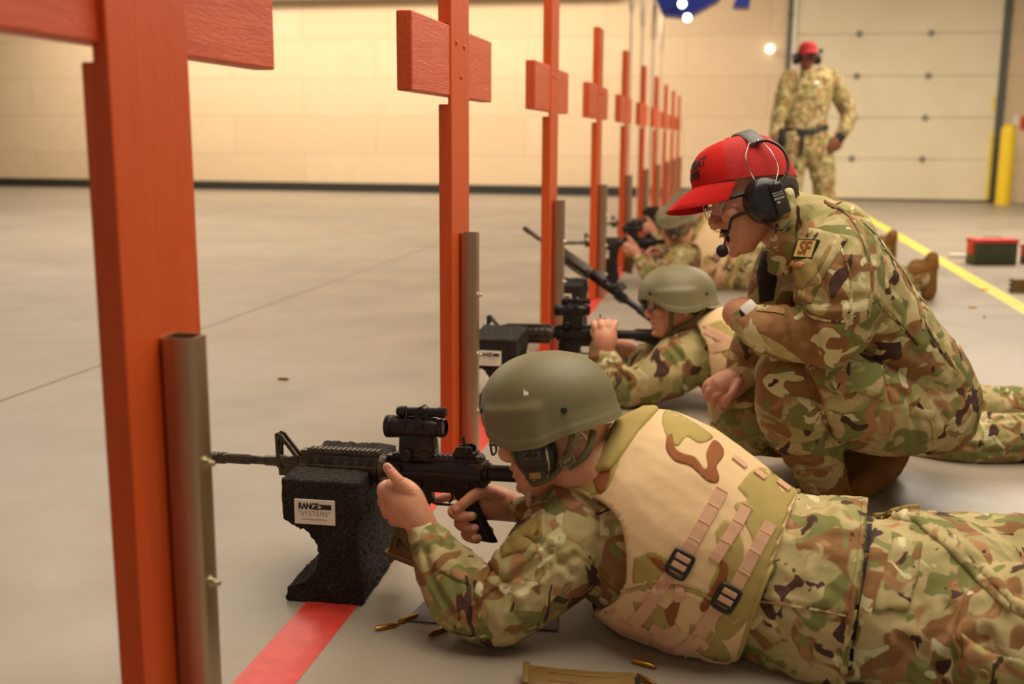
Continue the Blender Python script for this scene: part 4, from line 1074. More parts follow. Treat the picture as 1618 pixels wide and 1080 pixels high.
    groove(me, bv, [[(980, 935), (1040, 925), (1100, 935), (1160, 975)]], 1.9, .0045, .004)
    vs = bodypart('vest', me, M['vest'], root); bv = bvh_of(me)
    sol = vs.modifiers.new('thickness', 'SOLIDIFY'); sol.thickness = .006; sol.offset = -1
    b = bmesh.new()
    for pts in ([(862, 768), (900, 770), (935, 784), (965, 806), (982, 836), (989, 870), (988, 905), (984, 934)], [(984, 934), (1040, 924), (1100, 934), (1140, 955), (1160, 975)],
                [(1262, 775), (1245, 830), (1218, 895), (1190, 965), (1166, 1040)]):
        wire(b, bv, pts, .0042, 1.9, .0005)
    obj('binding', b, M['vest_olive'], vs, 60)
    # printed pattern of the vest
    b = bmesh.new()
    for poly in ([(1050, 645), (1078, 656), (1116, 680), (1126, 692), (1105, 700), (1085, 690), (1070, 705), (1054, 690), (1046, 665)],
                 [(1165, 770), (1190, 742), (1215, 742), (1262, 775), (1245, 830), (1218, 895), (1190, 965), (1150, 1010), (1130, 990), (1160, 930), (1190, 860), (1160, 800), (1180, 790)],
                 [(1002, 880), (1035, 870), (1062, 890), (1055, 930), (1020, 935), (1000, 920)],
                 [(1130, 840), (1150, 820), (1175, 860), (1165, 920), (1140, 950), (1120, 930), (1135, 890)],
                 [(985, 700), (960, 690), (940, 700), (905, 750), (870, 765), (900, 772), (950, 780), (975, 740)],
                 [(1000, 950), (1040, 955), (1060, 975), (1040, 1000), (1010, 985)], [(1090, 985), (1130, 1000), (1155, 1040), (1120, 1040), (1090, 1015)]):
        patch(b, bv, poly, 1.9, .0006, 0, 6, curve=4)
    ob_ = b; b = bmesh.new()
    for poly in ([(1053, 690), (1062, 686), (1066, 706), (1078, 716), (1098, 722), (1112, 740), (1118, 735), (1116, 715), (1128, 695), (1142, 708), (1142, 722), (1132, 736), (1136, 752), (1133, 762), (1118, 760), (1100, 744), (1088, 735), (1066, 728), (1053, 710)],
                 [(936, 755), (950, 738), (964, 738), (965, 752), (955, 775), (945, 778)],
                 [(1022, 876), (1040, 880), (1056, 895), (1062, 912), (1050, 905), (1036, 892)],
                 [(1138, 882), (1150, 890), (1148, 915), (1130, 945), (1112, 966), (1106, 955), (1122, 932), (1136, 905)],
                 [(1050, 965), (1074, 940), (1072, 965), (1062, 990), (1056, 985)]):
        patch(b, bv, poly, 1.9, .0011, 0, 4, curve=4)
    add_layers(vs, [(ob_, M['vest_olive']), (b, M['vest_brown'])])
    # webbing, ladder straps, buckles
    b = bmesh.new()
    strap(b, bv, [(1140, 775), (1112, 825), (1080, 882)], 21, 1.9, .0015, .002); obj('webbing_strap', b, M['webbing'], vs)
    b = bmesh.new(); strap(b, bv, [(1180, 798), (1158, 838), (1128, 884)], 19, 1.9, .0015, .002); obj('webbing_strap', b, M['webbing'], vs)
    b = bmesh.new(); strap(b, bv, [(1217, 826), (1190, 875), (1158, 935)], 20, 1.9, .0015, .002); obj('webbing_strap', b, M['webbing'], vs)
    b = bmesh.new(); strap(b, bv, [(1068, 895), (1050, 920), (1030, 950), (1002, 985)], 20, 1.9, .003, .002); obj('webbing_strap', b, M['webbing'], vs)
    b = bmesh.new(); strap(b, bv, [(1142, 950), (1122, 975), (1100, 1008), (1072, 1032)], 21, 1.9, .003, .002); obj('webbing_strap', b, M['webbing'], vs)
    b = bmesh.new(); strap(b, bv, [(1074, 925), (1074, 948)], 13, 1.9, .004, .004); obj('strap_end', b, M['webbing'], vs)
    b = bmesh.new(); strap(b, bv, [(1100, 1002), (1118, 1016)], 9, 1.9, .007, .003); obj('strap_end', b, M['webbing'], vs)
    for pts in ([(925, 946), (950, 956), (970, 968)], [(975, 982), (1000, 995), (1030, 1010)], [(1042, 1022), (1072, 1030)], [(1028, 990), (1052, 1000), (1072, 990)], [(1110, 1045), (1130, 1055), (1150, 1065)]):
        b = bmesh.new(); strap(b, bv, pts, 15, 1.9, .0012, .0016); obj('webbing_loop', b, M['webbing'], vs)
    for p0, p1 in (((1158, 722), (1178, 738)), ((1192, 744), (1208, 756)), ((1228, 760), (1246, 774))):
        b = bmesh.new(); strap(b, bv, [p0, p1], 7, 1.95, .001, .003); obj('webbing_loop', b, M['webbing'], vs)
    b = bmesh.new()
    for (c, w) in (((1140, 775), 0), ((1127, 800), 0), ((1112, 826), 0), ((1097, 852), 0), ((1180, 800), 1), ((1166, 826), 1), ((1147, 856), 1), ((1208, 842), 2), ((1192, 872), 2), ((1176, 904), 2), ((1042, 935), 0), ((1030, 952), 0), ((1016, 970), 0), ((1098, 1006), 0), ((1112, 990), 0)):
        wire(b, bv, [(c[0]-9, c[1]-5), (c[0]+9, c[1]+5)], .0009, 1.9, .004, 3)
    obj('stitching', b, M['vest'], vs)
    for (x, y) in ((1075, 889), (1148, 942)):
        T = onsurf(bv, x, y, 1.9, .006, up=tuple(at(x+14, y-26, 1.9)-at(x, y, 1.9)))
        b = bmesh.new()
        tube(b, [(-.0165, -.014, 0), (-.0165, .014, 0), (-.012, .019, 0), (.012, .019, 0), (.0165, .014, 0), (.0165, -.014, 0), (.012, -.022, 0), (-.012, -.022, 0), (-.0165, -.014, 0)], .0032, 8, M=T, sm=3)
        for yy in (-.012, .004): box(b, -.015, .015, yy-.003, yy+.003, -.002, .003, .001, M=T)
        bk = obj('buckle', b, M['black_plastic'], vs, 50)
        b = bmesh.new(); box(b, -.012, .012, -.009, .001, .001, .005, .001, M=T); box(b, -.012, .012, .006, .015, .001, .005, .001, M=T); obj('strap_loop', b, M['webbing'], bk)
    # shoulder strap of the vest
    b = bmesh.new()
    patch(b, bv, [(1034, 640), (1040, 648), (1010, 680), (975, 730), (965, 742), (930, 748), (915, 745), (960, 700), (975, 660), (1005, 642)], 1.95, .003, .005)
    obj('shoulder_flap', b, M['vest_olive'], vs)
    b = bmesh.new(); patch(b, bv, [(950, 668), (965, 660), (958, 690), (925, 722), (898, 745), (890, 742), (915, 705)], 1.95, .003, .003); obj('webbing_strap', b, M['webbing'], vs)
    b = bmesh.new(); tube(b, [tuple(at(838, 798, 1.99)), tuple(at(836, 780, 1.985)), tuple(at(846, 768, 1.985)), tuple(at(866, 756, 1.99)), tuple(at(880, 750, 2.0))], .006, 8); obj('vest_front_strap', b, M['webbing'], vs, 60)
    # head
    fw = Vector((-math.cos(math.radians(10)), math.sin(math.radians(10)), -.20))
    HM = head_frame(at(866, 671, 1.99), fw, Vector((-.05, .06, 1))) @ Matrix.Scale(.90, 4)
    me = head_mesh(HM @ Matrix.Translation((-.012, 0, -.030)) @ Matrix.Scale(1.10, 4), M['skin'], neck=(-.13, 0, -.12), nr=.06)
    bodypart('head', me, M['skin'], root)
    # hands
    b = bmesh.new()                     # supporting left hand, thumb forward
    loft(b, [P(668, 830, 24, 1.995), P(655, 812, 27, 1.995), P(640, 792, 32, 2.0), P(626, 778, 28, 2.005), P(615, 776, 20, 2.01)])
    loft(b, [P(655, 812, 24, 2.0), P(638, 806, 27, 2.01), P(622, 800, 22, 2.02)])
    def pf(pts, rs): finger(b, [at(*p) for p in pts], rs)
    pf([(655, 788, 1.99), (640, 770, 1.975), (624, 753, 1.97), (612, 738, 1.975)], [.0155, .0125, .0105, .009])
    pf([(628, 775, 2.0), (610, 768, 2.01), (603, 772, 2.04), (612, 780, 2.065)], [.0125, .0105, .0095, .0085])
    pf([(622, 790, 2.0), (607, 788, 2.015), (605, 795, 2.045), (615, 800, 2.065)], [.012, .0105, .0095, .008])
    pf([(628, 806, 2.005), (613, 806, 2.02), (611, 812, 2.045), (622, 815, 2.06)], [.0115, .010, .009, .008])
    pf([(638, 820, 2.005), (622, 820, 2.02), (621, 824, 2.04), (632, 826, 2.05)], [.0105, .009, .0085, .0075])
    me = voxel(b, .0022, 3)
    bv2 = bvh_of(me); groove(me, bv2, [[(628, 762), (640, 757)], [(619, 748), (628, 741)], [(640, 777), (655, 776), (668, 782)]], 1.97, .0008, .0012)
    bodypart('left_hand', me, M['skin'], root)
    b = bmesh.new(); ell(b, at(613, 739, 1.967), (.0065, .002, .008), Matrix.Rotation(-.6, 4, 'Y')); obj('thumbnail', b, M['nail'], root, 60)
    b = bmesh.new()                     # right hand round the pistol grip
    loft(b, [P(826, 806, 20, 2.140), P(805, 800, 24, 2.135), P(785, 795, 27, 2.125), P(768, 795, 26, 2.120)])
    loft(b, [P(800, 790, 18, 2.130), P(775, 782, 18, 2.120), P(757, 782, 16, 2.110)])
    pf([(790, 785, 2.110), (768, 777, 2.085), (748, 783, 2.055), (733, 795, 2.045), (720, 803, 2.045)], [.0155, .014, .0115, .0105, .009])
    for i, (x0, y0, x1, y1) in enumerate(((716, 806, 748, 815), (726, 824, 752, 834), (737, 841, 753, 850))):
        pf([(x0+34, y0-2, 2.125), (x0+12, y0-2, 2.115), (x0, y0, 2.085), (x0+3, y0+6, 2.060), (x0+16, (y0+y1)/2+5, 2.045), (x1-2, y1, 2.040)], [.0115, .0115, .011, .0105, .010, .0088])
    pf([(765, 785, 2.130), (735, 780, 2.135), (705, 785, 2.130), (690, 790, 2.125)], [.012, .010, .0095, .008])
    me = voxel(b, .0022, 3); bv2 = bvh_of(me)
    groove(me, bv2, [[(742, 788), (750, 796)], [(728, 796), (735, 804)], [(726, 811), (731, 818)], [(737, 830), (741, 838)], [(745, 845), (747, 852)]], 2.0, .0008, .0012)
    bodypart('right_hand', me, M['skin'], root)
    for (x, y) in ((745, 814), (750, 833), (750, 849)):
        b = bmesh.new(); T = onsurf(bv2, x, y, 1.98, -.0005, roll=0); ell(b, (0, 0, 0), (.0062, .0048, .0015)); b.transform(T); obj('fingernail', b, M['nail'], root, 60)
    b = bmesh.new(); T = onsurf(bv2, 722, 803, 1.98, -.0005, roll=.5); ell(b, (0, 0, 0), (.007, .005, .0015)); b.transform(T); obj('thumbnail', b, M['nail'], root, 60)
    # helmet, earmuff, glasses, chin strap
    sh, ptf = helmet(root, HM @ Matrix.Translation((0, 0, .012)))
    b = bmesh.new()
    hm = lambda x, y, z: HM @ Vector((x, y, z))
    T = HM @ Matrix.Translation((-.004, .088, -.040))
    ring = [(.040*math.cos(t)*(.92 if math.cos(t) > 0 else 1), .046*math.sin(t)) for t in [2*math.pi*i/28 for i in range(28)]]
    cup = bmesh.new(); rings = []
    for (s_, yy) in ((.82, -.012), (1.0, -.006), (1.05, .004), (1.04, .014), (.98, .022), (.85, .028), (.6, .031)):
        rings.append([cup.verts.new((x*s_, yy, z*s_)) for x, z in ring])
    for A, B in zip(rings, rings[1:]):
        for k in range(28): cup.faces.new((A[k], A[(k+1) % 28], B[(k+1) % 28], B[k]))
    cup.faces.new(rings[0]); cup.faces.new(rings[-1]); bmesh.ops.recalc_face_normals(cup, faces=cup.faces[:])
    me_cup = bpy.data.meshes.new('earmuff'); 
    b2 = cup.copy(); b2.transform(T); em = obj('earmuff', b2, M['black_plastic'], root, 40)
    b = bmesh.new(); box(b, -.024, .026, .026, .035, -.020, .020, .004, M=T); box(b, -.020, .022, .020, .032, -.046, -.026, .003, M=T); box(b, -.03, -.022, .02, .034, -.02, .01, .002, M=T); obj('battery_cover', b, M['dark_plastic'], em, 40)
    b = bmesh.new(); box(b, -.018, .016, .0335, .0362, -.004, .011, .001, M=T); lb = obj('maker_plate', b, M['grey_plastic'], em)
    b = bmesh.new(); t = text_bm('MSA', .0150, .0002, .0006, 1.0); merge(b, t, 0, T @ rot_from((-1, 0, 0), (0, 0, 1), (-.001, .0364, .0035))); obj('lettering', b, M['ink'], lb)
    b = bmesh.new(); box(b, -.012, .012, .0315, .0335, -.043, -.031, .001, M=T); obj('small_label', b, M['velcro'], em)
    b = bmesh.new(); tube(b, [hm(-.030, .108, -.01), hm(-.036, .122, -.035), hm(-.032, .112, -.065), hm(-.02, .10, -.085)], .0022, 8); obj('cup_wire', b, M['wire'], em, 50)
    cup.free()
    # chin strap
    b = bmesh.new(); tube(b, [hm(-.085, .098, -.006), hm(-.072, .094, -.035), hm(-.045, .086, -.070), hm(-.01, .072, -.095), hm(.03, .05, -.108), hm(.06, .01, -.112)], .0055, 8)
    tube(b, [hm(.05, .092, -.02), hm(.045, .082, -.055), hm(.035, .066, -.085), hm(.035, .05, -.106)], .005, 8)
    tube(b, [hm(-.115, .06, -.01), hm(-.10, .078, -.05), hm(-.06, .08, -.075)], .0065, 8)
    ck = obj('chin_strap', b, M['strap'], root, 60)
    for c in ((-.098, .100, -.020), (-.066, .094, -.058)):
        b = bmesh.new(); T2 = HM @ Matrix.Translation(c) @ Matrix.Rotation(.5, 4, 'Y')
        tube(b, [(-.013, .003, -.008), (-.013, .003, .008), (.013, .003, .008), (.013, .003, -.008), (-.013, .003, -.008)], .0022, 6, M=T2, sm=2); box(b, -.011, .011, .001, .005, -.002, .006, .001, M=T2)
        obj('buckle', b, M['olive_plastic'], ck, 50)
    glasses(root, HM @ Matrix.Translation((.010, 0, -.042)), M['black_plastic'])
    hb_ = bvh_of(sh.data); b = bmesh.new()
    patch(b, hb_, [(828, 614), (831, 618), (835, 619), (835, 625), (831, 623), (830, 627), (827, 622)], 1.95, .0004, 0, 2); obj('scratch', b, M['white_label'], sh)
    return root
def seam(root, bv, pts, D, w=4, m=None):
    b = bmesh.new(); strap(b, bv, pts, w, D, .0004, .0022); return obj('stitched_seam', b, m, root)
def glasses(root, HM, fm, clear=False, lens=True):
    hm = lambda x, y, z: HM @ Vector((x, y, z))
    b = bmesh.new(); tm = bmesh.new()
    for s in (-1, 1):
        pts = []
        for t in np.linspace(0, 2*math.pi, 17):
            c, sn = math.cos(t), math.sin(t); yy = .034+.026*math.copysign(abs(c)**.7, c); zz = .016+.0175*math.copysign(abs(sn)**.75, sn)
            pts.append(hm(.108-.10*(yy-.034)**2*8-(yy-.01)*.22, s*yy, zz))
        tube(b, pts, .0013 if clear else .0022, 6, sm=2)
        if clear and s == 1: tm2 = tm; tm = bmesh.new()
        tube(tm if clear else b, [hm(.096, s*.062, .024), hm(.085, s*.074, .025), hm(.03, s*.081, .022), hm(-.01, s*.083, .016)], [.003, .0045, .0045, .004] if clear else .0026, 8)
    tube(b, [hm(.108, -.009, .02), hm(.111, 0, .023), hm(.108, .009, .02)], .0018, 6)
    g = obj('glasses', b, M['wire'] if clear else fm, root, 60)
    if clear: obj('temple', tm, fm, g, 60); obj('temple', tm2, fm, g, 60)
    else: tm.free()
    for s in (-1, 1):
        b = bmesh.new(); vs = []
        for t in np.linspace(0, 2*math.pi, 24, endpoint=False):
            c, sn = math.cos(t), math.sin(t); yy = .034+.0255*math.copysign(abs(c)**.7, c); zz = .016+.017*math.copysign(abs(sn)**.75, sn)
            vs.append(b.verts.new(hm(.108-(yy-.01)*.22, s*yy, zz)))
        b.faces.new(vs); obj('lens', b, M['clear'], g)
    return g
sh1 = shooter_near()
# ------------------------------------------------------------------ squatting instructor
def earmuff_cup(root, T, sc=1.0, plate=True):
    ring = [(.040*math.cos(t)*sc, .047*math.sin(t)*sc) for t in [2*math.pi*i/28 for i in range(28)]]
    b = bmesh.new(); rings = []
    for (s_, yy) in ((.86, -.020), (1.0, -.016), (1.0, -.004), (.93, -.002), (1.04, .002), (1.06, .012), (1.02, .024), (.9, .032), (.62, .036)):
        rings.append([b.verts.new((x*s_, yy*sc, z*s_)) for x, z in ring])
    for A, B in zip(rings, rings[1:]):
        for k in range(28): b.faces.new((A[k], A[(k+1) % 28], B[(k+1) % 28], B[k]))
    b.faces.new(rings[0]); b.faces.new(rings[-1]); bmesh.ops.recalc_face_normals(b, faces=b.faces[:]); b.transform(T)
    return obj('earmuff', b, M['black_plastic'], root, 50)
def cap(root, HM, m_front, m_mesh):
    b = bmesh.new(); NTH, NR = 64, 18; rows = []
    def pt(th, t, ins=0):
        cxx = .012; a = .112 if math.cos(th) > 0 else .125
        bx = (a-ins)*math.cos(th); by = (.090-ins)*math.sin(th); zb = .052+.20*(bx+.0)
        al = t*math.pi/2; k = math.cos(al)**.60; top = .158-ins
        return Vector((cxx+bx*k*(1)+.0, by*k, zb*(1)+(top-zb)*math.sin(al)))
    for i in range(NTH):
        th = 2*math.pi*i/NTH; rows.append([b.verts.new(pt(th, t/NR)) for t in range(NR)]+[b.verts.new(pt(th, 0, .003))])
    top = b.verts.new((.012, 0, .158))
    for i in range(NTH):
        j = (i+1) % NTH; th = math.degrees(2*math.pi*(i+.5)/NTH); fr = th < 62 or th > 298
        for k in range(NR-1):
            f = b.faces.new((rows[i][k], rows[j][k], rows[j][k+1], rows[i][k+1])); f.material_index = 0 if fr else 1
        f = b.faces.new((rows[i][NR-1], rows[j][NR-1], top)); f.material_index = 0 if fr else 1
        b.faces.new((rows[i][NR], rows[j][NR], rows[j][0], rows[i][0]))
    bmesh.ops.recalc_face_normals(b, faces=b.faces[:]); b.transform(HM)
    cp = obj('cap', b, [m_front, m_mesh], root, 60)
    # brim
    b = bmesh.new(); up_, dn = [], []
    for i in range(25):
        th = math.radians(-68+136*i/24); r1, r2 = [], []
        for k in range(7):
            f = k/6; p = pt(th, 0); ext = .078*f*(math.cos(th*1.15)**.6 if math.cos(th*1.15) > 0 else 0)
            x = p.x+ext; z = p.z+.001-ext*.42-.028*(abs(math.sin(th))**2.2)*(.25+.75*f)+.004*math.sin(f*3.14)
            r1.append(b.verts.new((x, p.y*(1+.0*f), z))); r2.append(b.verts.new((x-.001, p.y, z-.0035)))
        up_.append(r1); dn.append(r2)
    for i in range(24):
        for k in range(6):
            b.faces.new((up_[i][k], up_[i+1][k], up_[i+1][k+1], up_[i][k+1])); b.faces.new((dn[i][k], dn[i][k+1], dn[i+1][k+1], dn[i+1][k]))
        b.faces.new((up_[i][6], up_[i+1][6], dn[i+1][6], dn[i][6]))
    bmesh.ops.recalc_face_normals(b, faces=b.faces[:]); b.transform(HM); obj('brim', b, m_front, cp, 60)
    b = bmesh.new(); lathe(b, [(.156, .008), (.160, .0075), (.162, .005), (.1625, .0005)], 'z', 16, M=Matrix.Translation((.012, 0, 0))); b.transform(HM); obj('cap_button', b, m_front, cp, 60)
    return cp, pt
def wrap_text(txt, size, bv, T, offset=.0006, lift=.0008, space=1, scx=1):
    """lettering laid on a curved surface: T maps the flat text in front of it, z towards the viewer of the text"""
    t = text_bm(txt, size, 0, offset, space, scx=scx)
    bmesh.ops.triangulate(t, faces=t.faces[:])
    bmesh.ops.subdivide_edges(t, edges=[e for e in t.edges if e.calc_length() > .006], cuts=3, use_grid_fill=True)
    d = (T.to_3x3() @ Vector((0, 0, -1))).normalized()
    for v in t.verts:
        p = T @ v.co; h = bv.ray_cast(p-d*.02, d, .2)
        v.co = (h[0]+h[1]*lift) if h[0] is not None else p
    return t
def instructor():
    root = empty('person', (0, 0, 0), 'person in red cap and headset squatting beside the nearest shooter, arm on knee', 'person')
    C2, C1 = M['camo2'], M['camo1']
    # trousers
    b = bmesh.new()
    loft(b, [P(1486, 630, 56, 2.72, 1.2), P(1460, 640, 74, 2.68, 1.15), P(1400, 640, 80, 2.62, 1.0), P(1330, 622, 80, 2.56, .95), P(1270, 606, 66, 2.52, .95), P(1238, 596, 48, 2.50)])
    loft(b, [P(1236, 596, 46, 2.50), P(1252, 640, 60, 2.53), P(1275, 690, 54, 2.60), P(1292, 732, 42, 2.66), P(1297, 752, 38, 2.68)])
    loft(b, [P(1480, 640, 66, 2.80), P(1400, 650, 62, 2.86), P(1300, 655, 58, 2.86), P(1215, 650, 54, 2.82), P(1162, 645, 44, 2.80)])
    loft(b, [P(1160, 648, 42, 2.80), P(1175, 675, 42, 2.84), P(1240, 696, 30, 2.96), P(1320, 700, 30, 3.05), P(1350, 730, 34, 2.96)])
    loft(b, [P(1480, 655, 64, 2.75, 1.2), P(1478, 600, 58, 2.74, 1.2), P(1460, 570, 56, 2.70, 1.2)])
    me = voxel(b, .006, 4); wrinkle(me, .004, 9, 21, fine=.001); bv = bvh_of(me)
    groove(me, bv, [[(1325, 700), (1300, 660), (1290, 620)], [(1322, 712), (1360, 690), (1400, 700)], [(1200, 700), (1245, 722), (1290, 722)], [(1215, 680), (1260, 705), (1315, 690)], [(1230, 735), (1270, 748), (1325, 738)],
                    [(1400, 600), (1440, 640), (1452, 700)], [(1420, 575), (1470, 620), (1500, 680)]], 2.6, .007, .010)
    groove(me, bv, [[(1395, 582), (1405, 640), (1400, 690)], [(1255, 560), (1275, 600), (1295, 650), (1318, 700)], [(1380, 720), (1440, 728), (1490, 705)]], 2.6, .003, .0035)
    tr = bodypart('trousers', me, C2, root); bv = bvh_of(me)
    b = bmesh.new(); patch(b, bv, [(1272, 572), (1340, 566), (1392, 578), (1398, 618), (1408, 645), (1402, 690), (1370, 698), (1318, 692), (1300, 640)], 2.6, .001, .009, bulge=.008)
    pk = obj('cargo_pocket', b, C2, tr); pm = pk.data; pbv = bvh_of(pm)
    b = bmesh.new(); patch(b, pbv, [(1272, 574), (1330, 566), (1392, 578), (1396, 632), (1350, 618), (1302, 628)], 2.55, .002, .010); obj('pocket_flap', b, C1, pk)
    b = bmesh.new(); patch(b, bv, [(1240, 622), (1275, 628), (1305, 640), (1312, 684), (1272, 678), (1234, 668)], 2.55, .001, .007); obj('knee_pocket', b, C1, tr)
    b = bmesh.new(); patch(b, bv, [(1438, 640), (1478, 650), (1474, 664), (1436, 655)], 2.6, .001, .003); patch(b, bv, [(1422, 600), (1440, 600), (1448, 700), (1436, 705)], 2.6, .001, .002) if False else None
    obj('hip_pocket', b, C2, tr)
    for pts in ([(1396, 580), (1408, 640), (1404, 695)], [(1262, 575), (1285, 630), (1306, 690), (1322, 735)], [(1436, 652), (1470, 662), (1476, 700)]): seam(tr, bv, pts, 2.6, 4, C2)
    # boots
    b = bmesh.new()
    loft(b, [P(1300, 742, 36, 2.68), P(1304, 770, 38, 2.69), P(1310, 800, 42, 2.70)])
    loft(b, [P(1330, 802, 30, 2.66), P(1290, 800, 36, 2.70), P(1240, 806, 34, 2.74), P(1195, 812, 26, 2.78)])
    me = voxel(b, .005, 4); floor_clamp(me, .012); wrinkle(me, .0015, 25, 3, fine=.0006); bodypart('boot', me, M['boot'], root)
    b = bmesh.new()
    loft(b, [P(1392, 712, 44, 2.86), P(1384, 734, 38, 2.83), P(1368, 760, 27, 2.79), P(1352, 778, 19, 2.75)])
    loft(b, [P(1360, 720, 30, 2.90), P(1400, 708, 36, 2.94)])
    me = voxel(b, .005, 4); floor_clamp(me, .002); wrinkle(me, .0015, 25, 4, fine=.0006); bodypart('boot', me, M['boot'], root)
    # jacket
    b = bmesh.new()
    loft(b, [P(1262, 352, 48, 2.56, 1.2), P(1300, 392, 72, 2.58, 1.5), P(1336, 440, 78, 2.60, 1.6), P(1382, 500, 74, 2.62, 1.5), P(1424, 552, 72, 2.64, 1.35), P(1455, 585, 66, 2.66, 1.3), P(1476, 603, 60, 2.68, 1.2)], seg=30)
    loft(b, [P(1318, 375, 64, 2.44, .9), P(1325, 420, 68, 2.38), P(1325, 470, 68, 2.36), P(1318, 515, 62, 2.36), P(1305, 535, 48, 2.37)])
    loft(b, [P(1312, 528, 48, 2.37), P(1270, 528, 46, 2.38), P(1225, 524, 42, 2.40), P(1192, 512, 34, 2.42), P(1178, 506, 26, 2.43)])
    loft(b, [P(1255, 400, 50, 2.62), P(1235, 460, 52, 2.62), P(1240, 520, 60, 2.64), P(1300, 560, 60, 2.66)])
    loft(b, [P(1240, 470, 44, 2.74), P(1200, 540, 42, 2.76), P(1180, 578, 34, 2.76), P(1174, 590, 28, 2.76)])
    loft(b, [P(1250, 350, 38, 2.50), P(1288, 348, 40, 2.46), P(1322, 374, 42, 2.44)])
    me = voxel(b, .0055, 3); wrinkle(me, .0034, 9, 9, fine=.001); bv = bvh_of(me)
    groove(me, bv, [[(1262, 480), (1285, 505), (1330, 500)], [(1250, 470), (1262, 500), (1270, 540)], [(1235, 490), (1240, 525), (1232, 555)], [(1275, 500), (1290, 530), (1285, 560)], [(1340, 420), (1352, 480), (1345, 540)],
                    [(1290, 465), (1310, 480), (1360, 470)], [(1290, 420), (1300, 450), (1295, 475)]], 2.4, .007, .010)
    groove(me, bv, [[(1360, 560), (1400, 540), (1450, 560)], [(1390, 590), (1430, 585), (1480, 610)], [(1400, 430), (1430, 480), (1440, 540)], [(1360, 520), (1400, 500), (1420, 450)]], 2.55, .006, .014)
    groove(me, bv, [[(1340, 322), (1375, 380), (1382, 440), (1370, 500)], [(1364, 352), (1400, 395), (1440, 450), (1470, 520)], [(1438, 436), (1455, 500), (1490, 560), (1510, 585)], [(1300, 316), (1345, 360), (1375, 420)], [(1370, 460), (1410, 500), (1450, 545)]], 2.5, .0035, .0035)
    jk = bodypart('jacket', me, C2, root); bv = bvh_of(me)
    b = bmesh.new(); strap(b, bv, [(1395, 585), (1430, 612), (1470, 634), (1528, 642)], 11, 2.6, .002, .008); obj('jacket_hem', b, C2, jk)
    b = bmesh.new(); patch(b, bv, [(1284, 362), (1312, 368), (1340, 378), (1322, 405), (1300, 440), (1282, 480), (1262, 470), (1256, 440), (1262, 410)], 2.4, .001, .006); sp = obj('sleeve_pocket', b, C1, jk)
    b = bmesh.new(); patch(b, bv, [(1278, 360), (1300, 364), (1296, 378), (1274, 374)], 2.4, .001, .003); obj('pen_flap', b, C1, jk)
    b = bmesh.new(); patch(b, bv, [(1256, 412), (1296, 416), (1312, 388), (1316, 390), (1300, 425), (1272, 460), (1262, 455)], 2.4, .0078, .001); obj('velcro_panel', b, M['velcro'], sp)
    # square SF patch and small tab
    pbv = bvh_of(me)
    T = onsurf(pbv, 1276, 395, 2.38, .0068, up=tuple(at(1278, 384, 2.38)-at(1273.5, 406, 2.38)))
    b = bmesh.new(); box(b, -.0285, .0285, -.0225, .0225, -.006, .0025, .0018, M=T); pt_ = obj('unit_patch', b, M['ink'], jk); pt_['label'] = 'square tan patch with brown letters and black edge'
    b = bmesh.new(); box(b, -.0250, .0250, -.0190, .0190, .001, .0032, .0004, M=T); fc = obj('patch_face', b, mat('patch_gold', srgb(204, 176, 96), .8), pt_)
    b = bmesh.new(); t = text_bm('SF', .042, .0003, .0014, .95, scx=.86); t.transform(T @ Matrix.Translation((0, 0, .0036))); merge(b, t)
    obj('lettering', b, mat('patch_brown', srgb(140, 74, 30), .8), pt_)
    b = bmesh.new(); patch(b, bv, [(1254, 413), (1276, 417), (1272, 424), (1251, 419)], 2.38, .0095, .001, 3); tb = obj('name_tab', b, mat('tab_pink', srgb(206, 140, 104), .8), jk); 
    b = bmesh.new(); T = onsurf(pbv, 1263, 418, 2.38, .0085, up=tuple(at(1264, 410, 2.38)-at(1262, 425, 2.38))); t = text_bm('ARTHUR', .0075, .0002, .0002); t.transform(T); merge(b, t); 
    b.free()
    for pts in ([(1302, 318), (1340, 340), (1366, 385), (1378, 440), (1372, 500)], [(1398, 392), (1436, 440), (1462, 505), (1494, 560), (1512, 590)], [(1372, 462), (1410, 500), (1450, 545)], [(1326, 385), (1342, 430), (1344, 480), (1336, 520)],
                [(1262, 482), (1290, 502), (1330, 508), (1352, 500)], [(1438, 436), (1452, 480), (1458, 520)]): seam(jk, bv, pts, 2.5, 4, C1)
    # collar and chest flap
    b = bmesh.new()
    tube(b, [], .001) if False else None
    loft(b, [P(1243, 308, 13, 2.44), P(1241, 338, 18, 2.42, .5), P(1236, 385, 22, 2.43, .45), P(1231, 428, 20, 2.45, .4)], seg=16)
    loft(b, [P(1243, 306, 13, 2.45), P(1252, 308, 12, 2.54), P(1262, 318, 12, 2.62)], seg=16)
    me_c = voxel(b, .004, 3); co, no = getv(me_c); wrinkle(me_c, .0015, 14, 2, fine=.0006); bodypart('collar', me_c, C1, jk)
    b = bmesh.new(); patch(b, bv, [(1205, 395), (1222, 400), (1228, 440), (1222, 475), (1200, 478), (1196, 430)], 2.6, .0, .003); obj('front_placket', b, M['shirt'], jk)
    b = bmesh.new(); strap(b, bv, [(1196, 487), (1218, 489), (1240, 492)], 9, 2.4, .001, .002); obj('cuff_tab', b, C1, jk)
    b = bmesh.new(); strap(b, bv, [(1364, 352), (1385, 372), (1398, 392)], 1.6, 2.5, .0002, .0005); obj('pleat_shade', b, M['ink'], jk)  # thin black strip paints the shade inside the back fold
    # head
    p = math.radians(18); q = math.radians(7)
    f0 = (-RT*math.cos(p)-UP*math.sin(p)); fw = f0*math.cos(q)-FW*math.sin(q); up = UP*math.cos(p)-RT*math.sin(p)
    HM = head_frame(at(1191, 322, 2.50), fw, up)
    hm = lambda x, y, z: HM @ Vector((x, y, z))
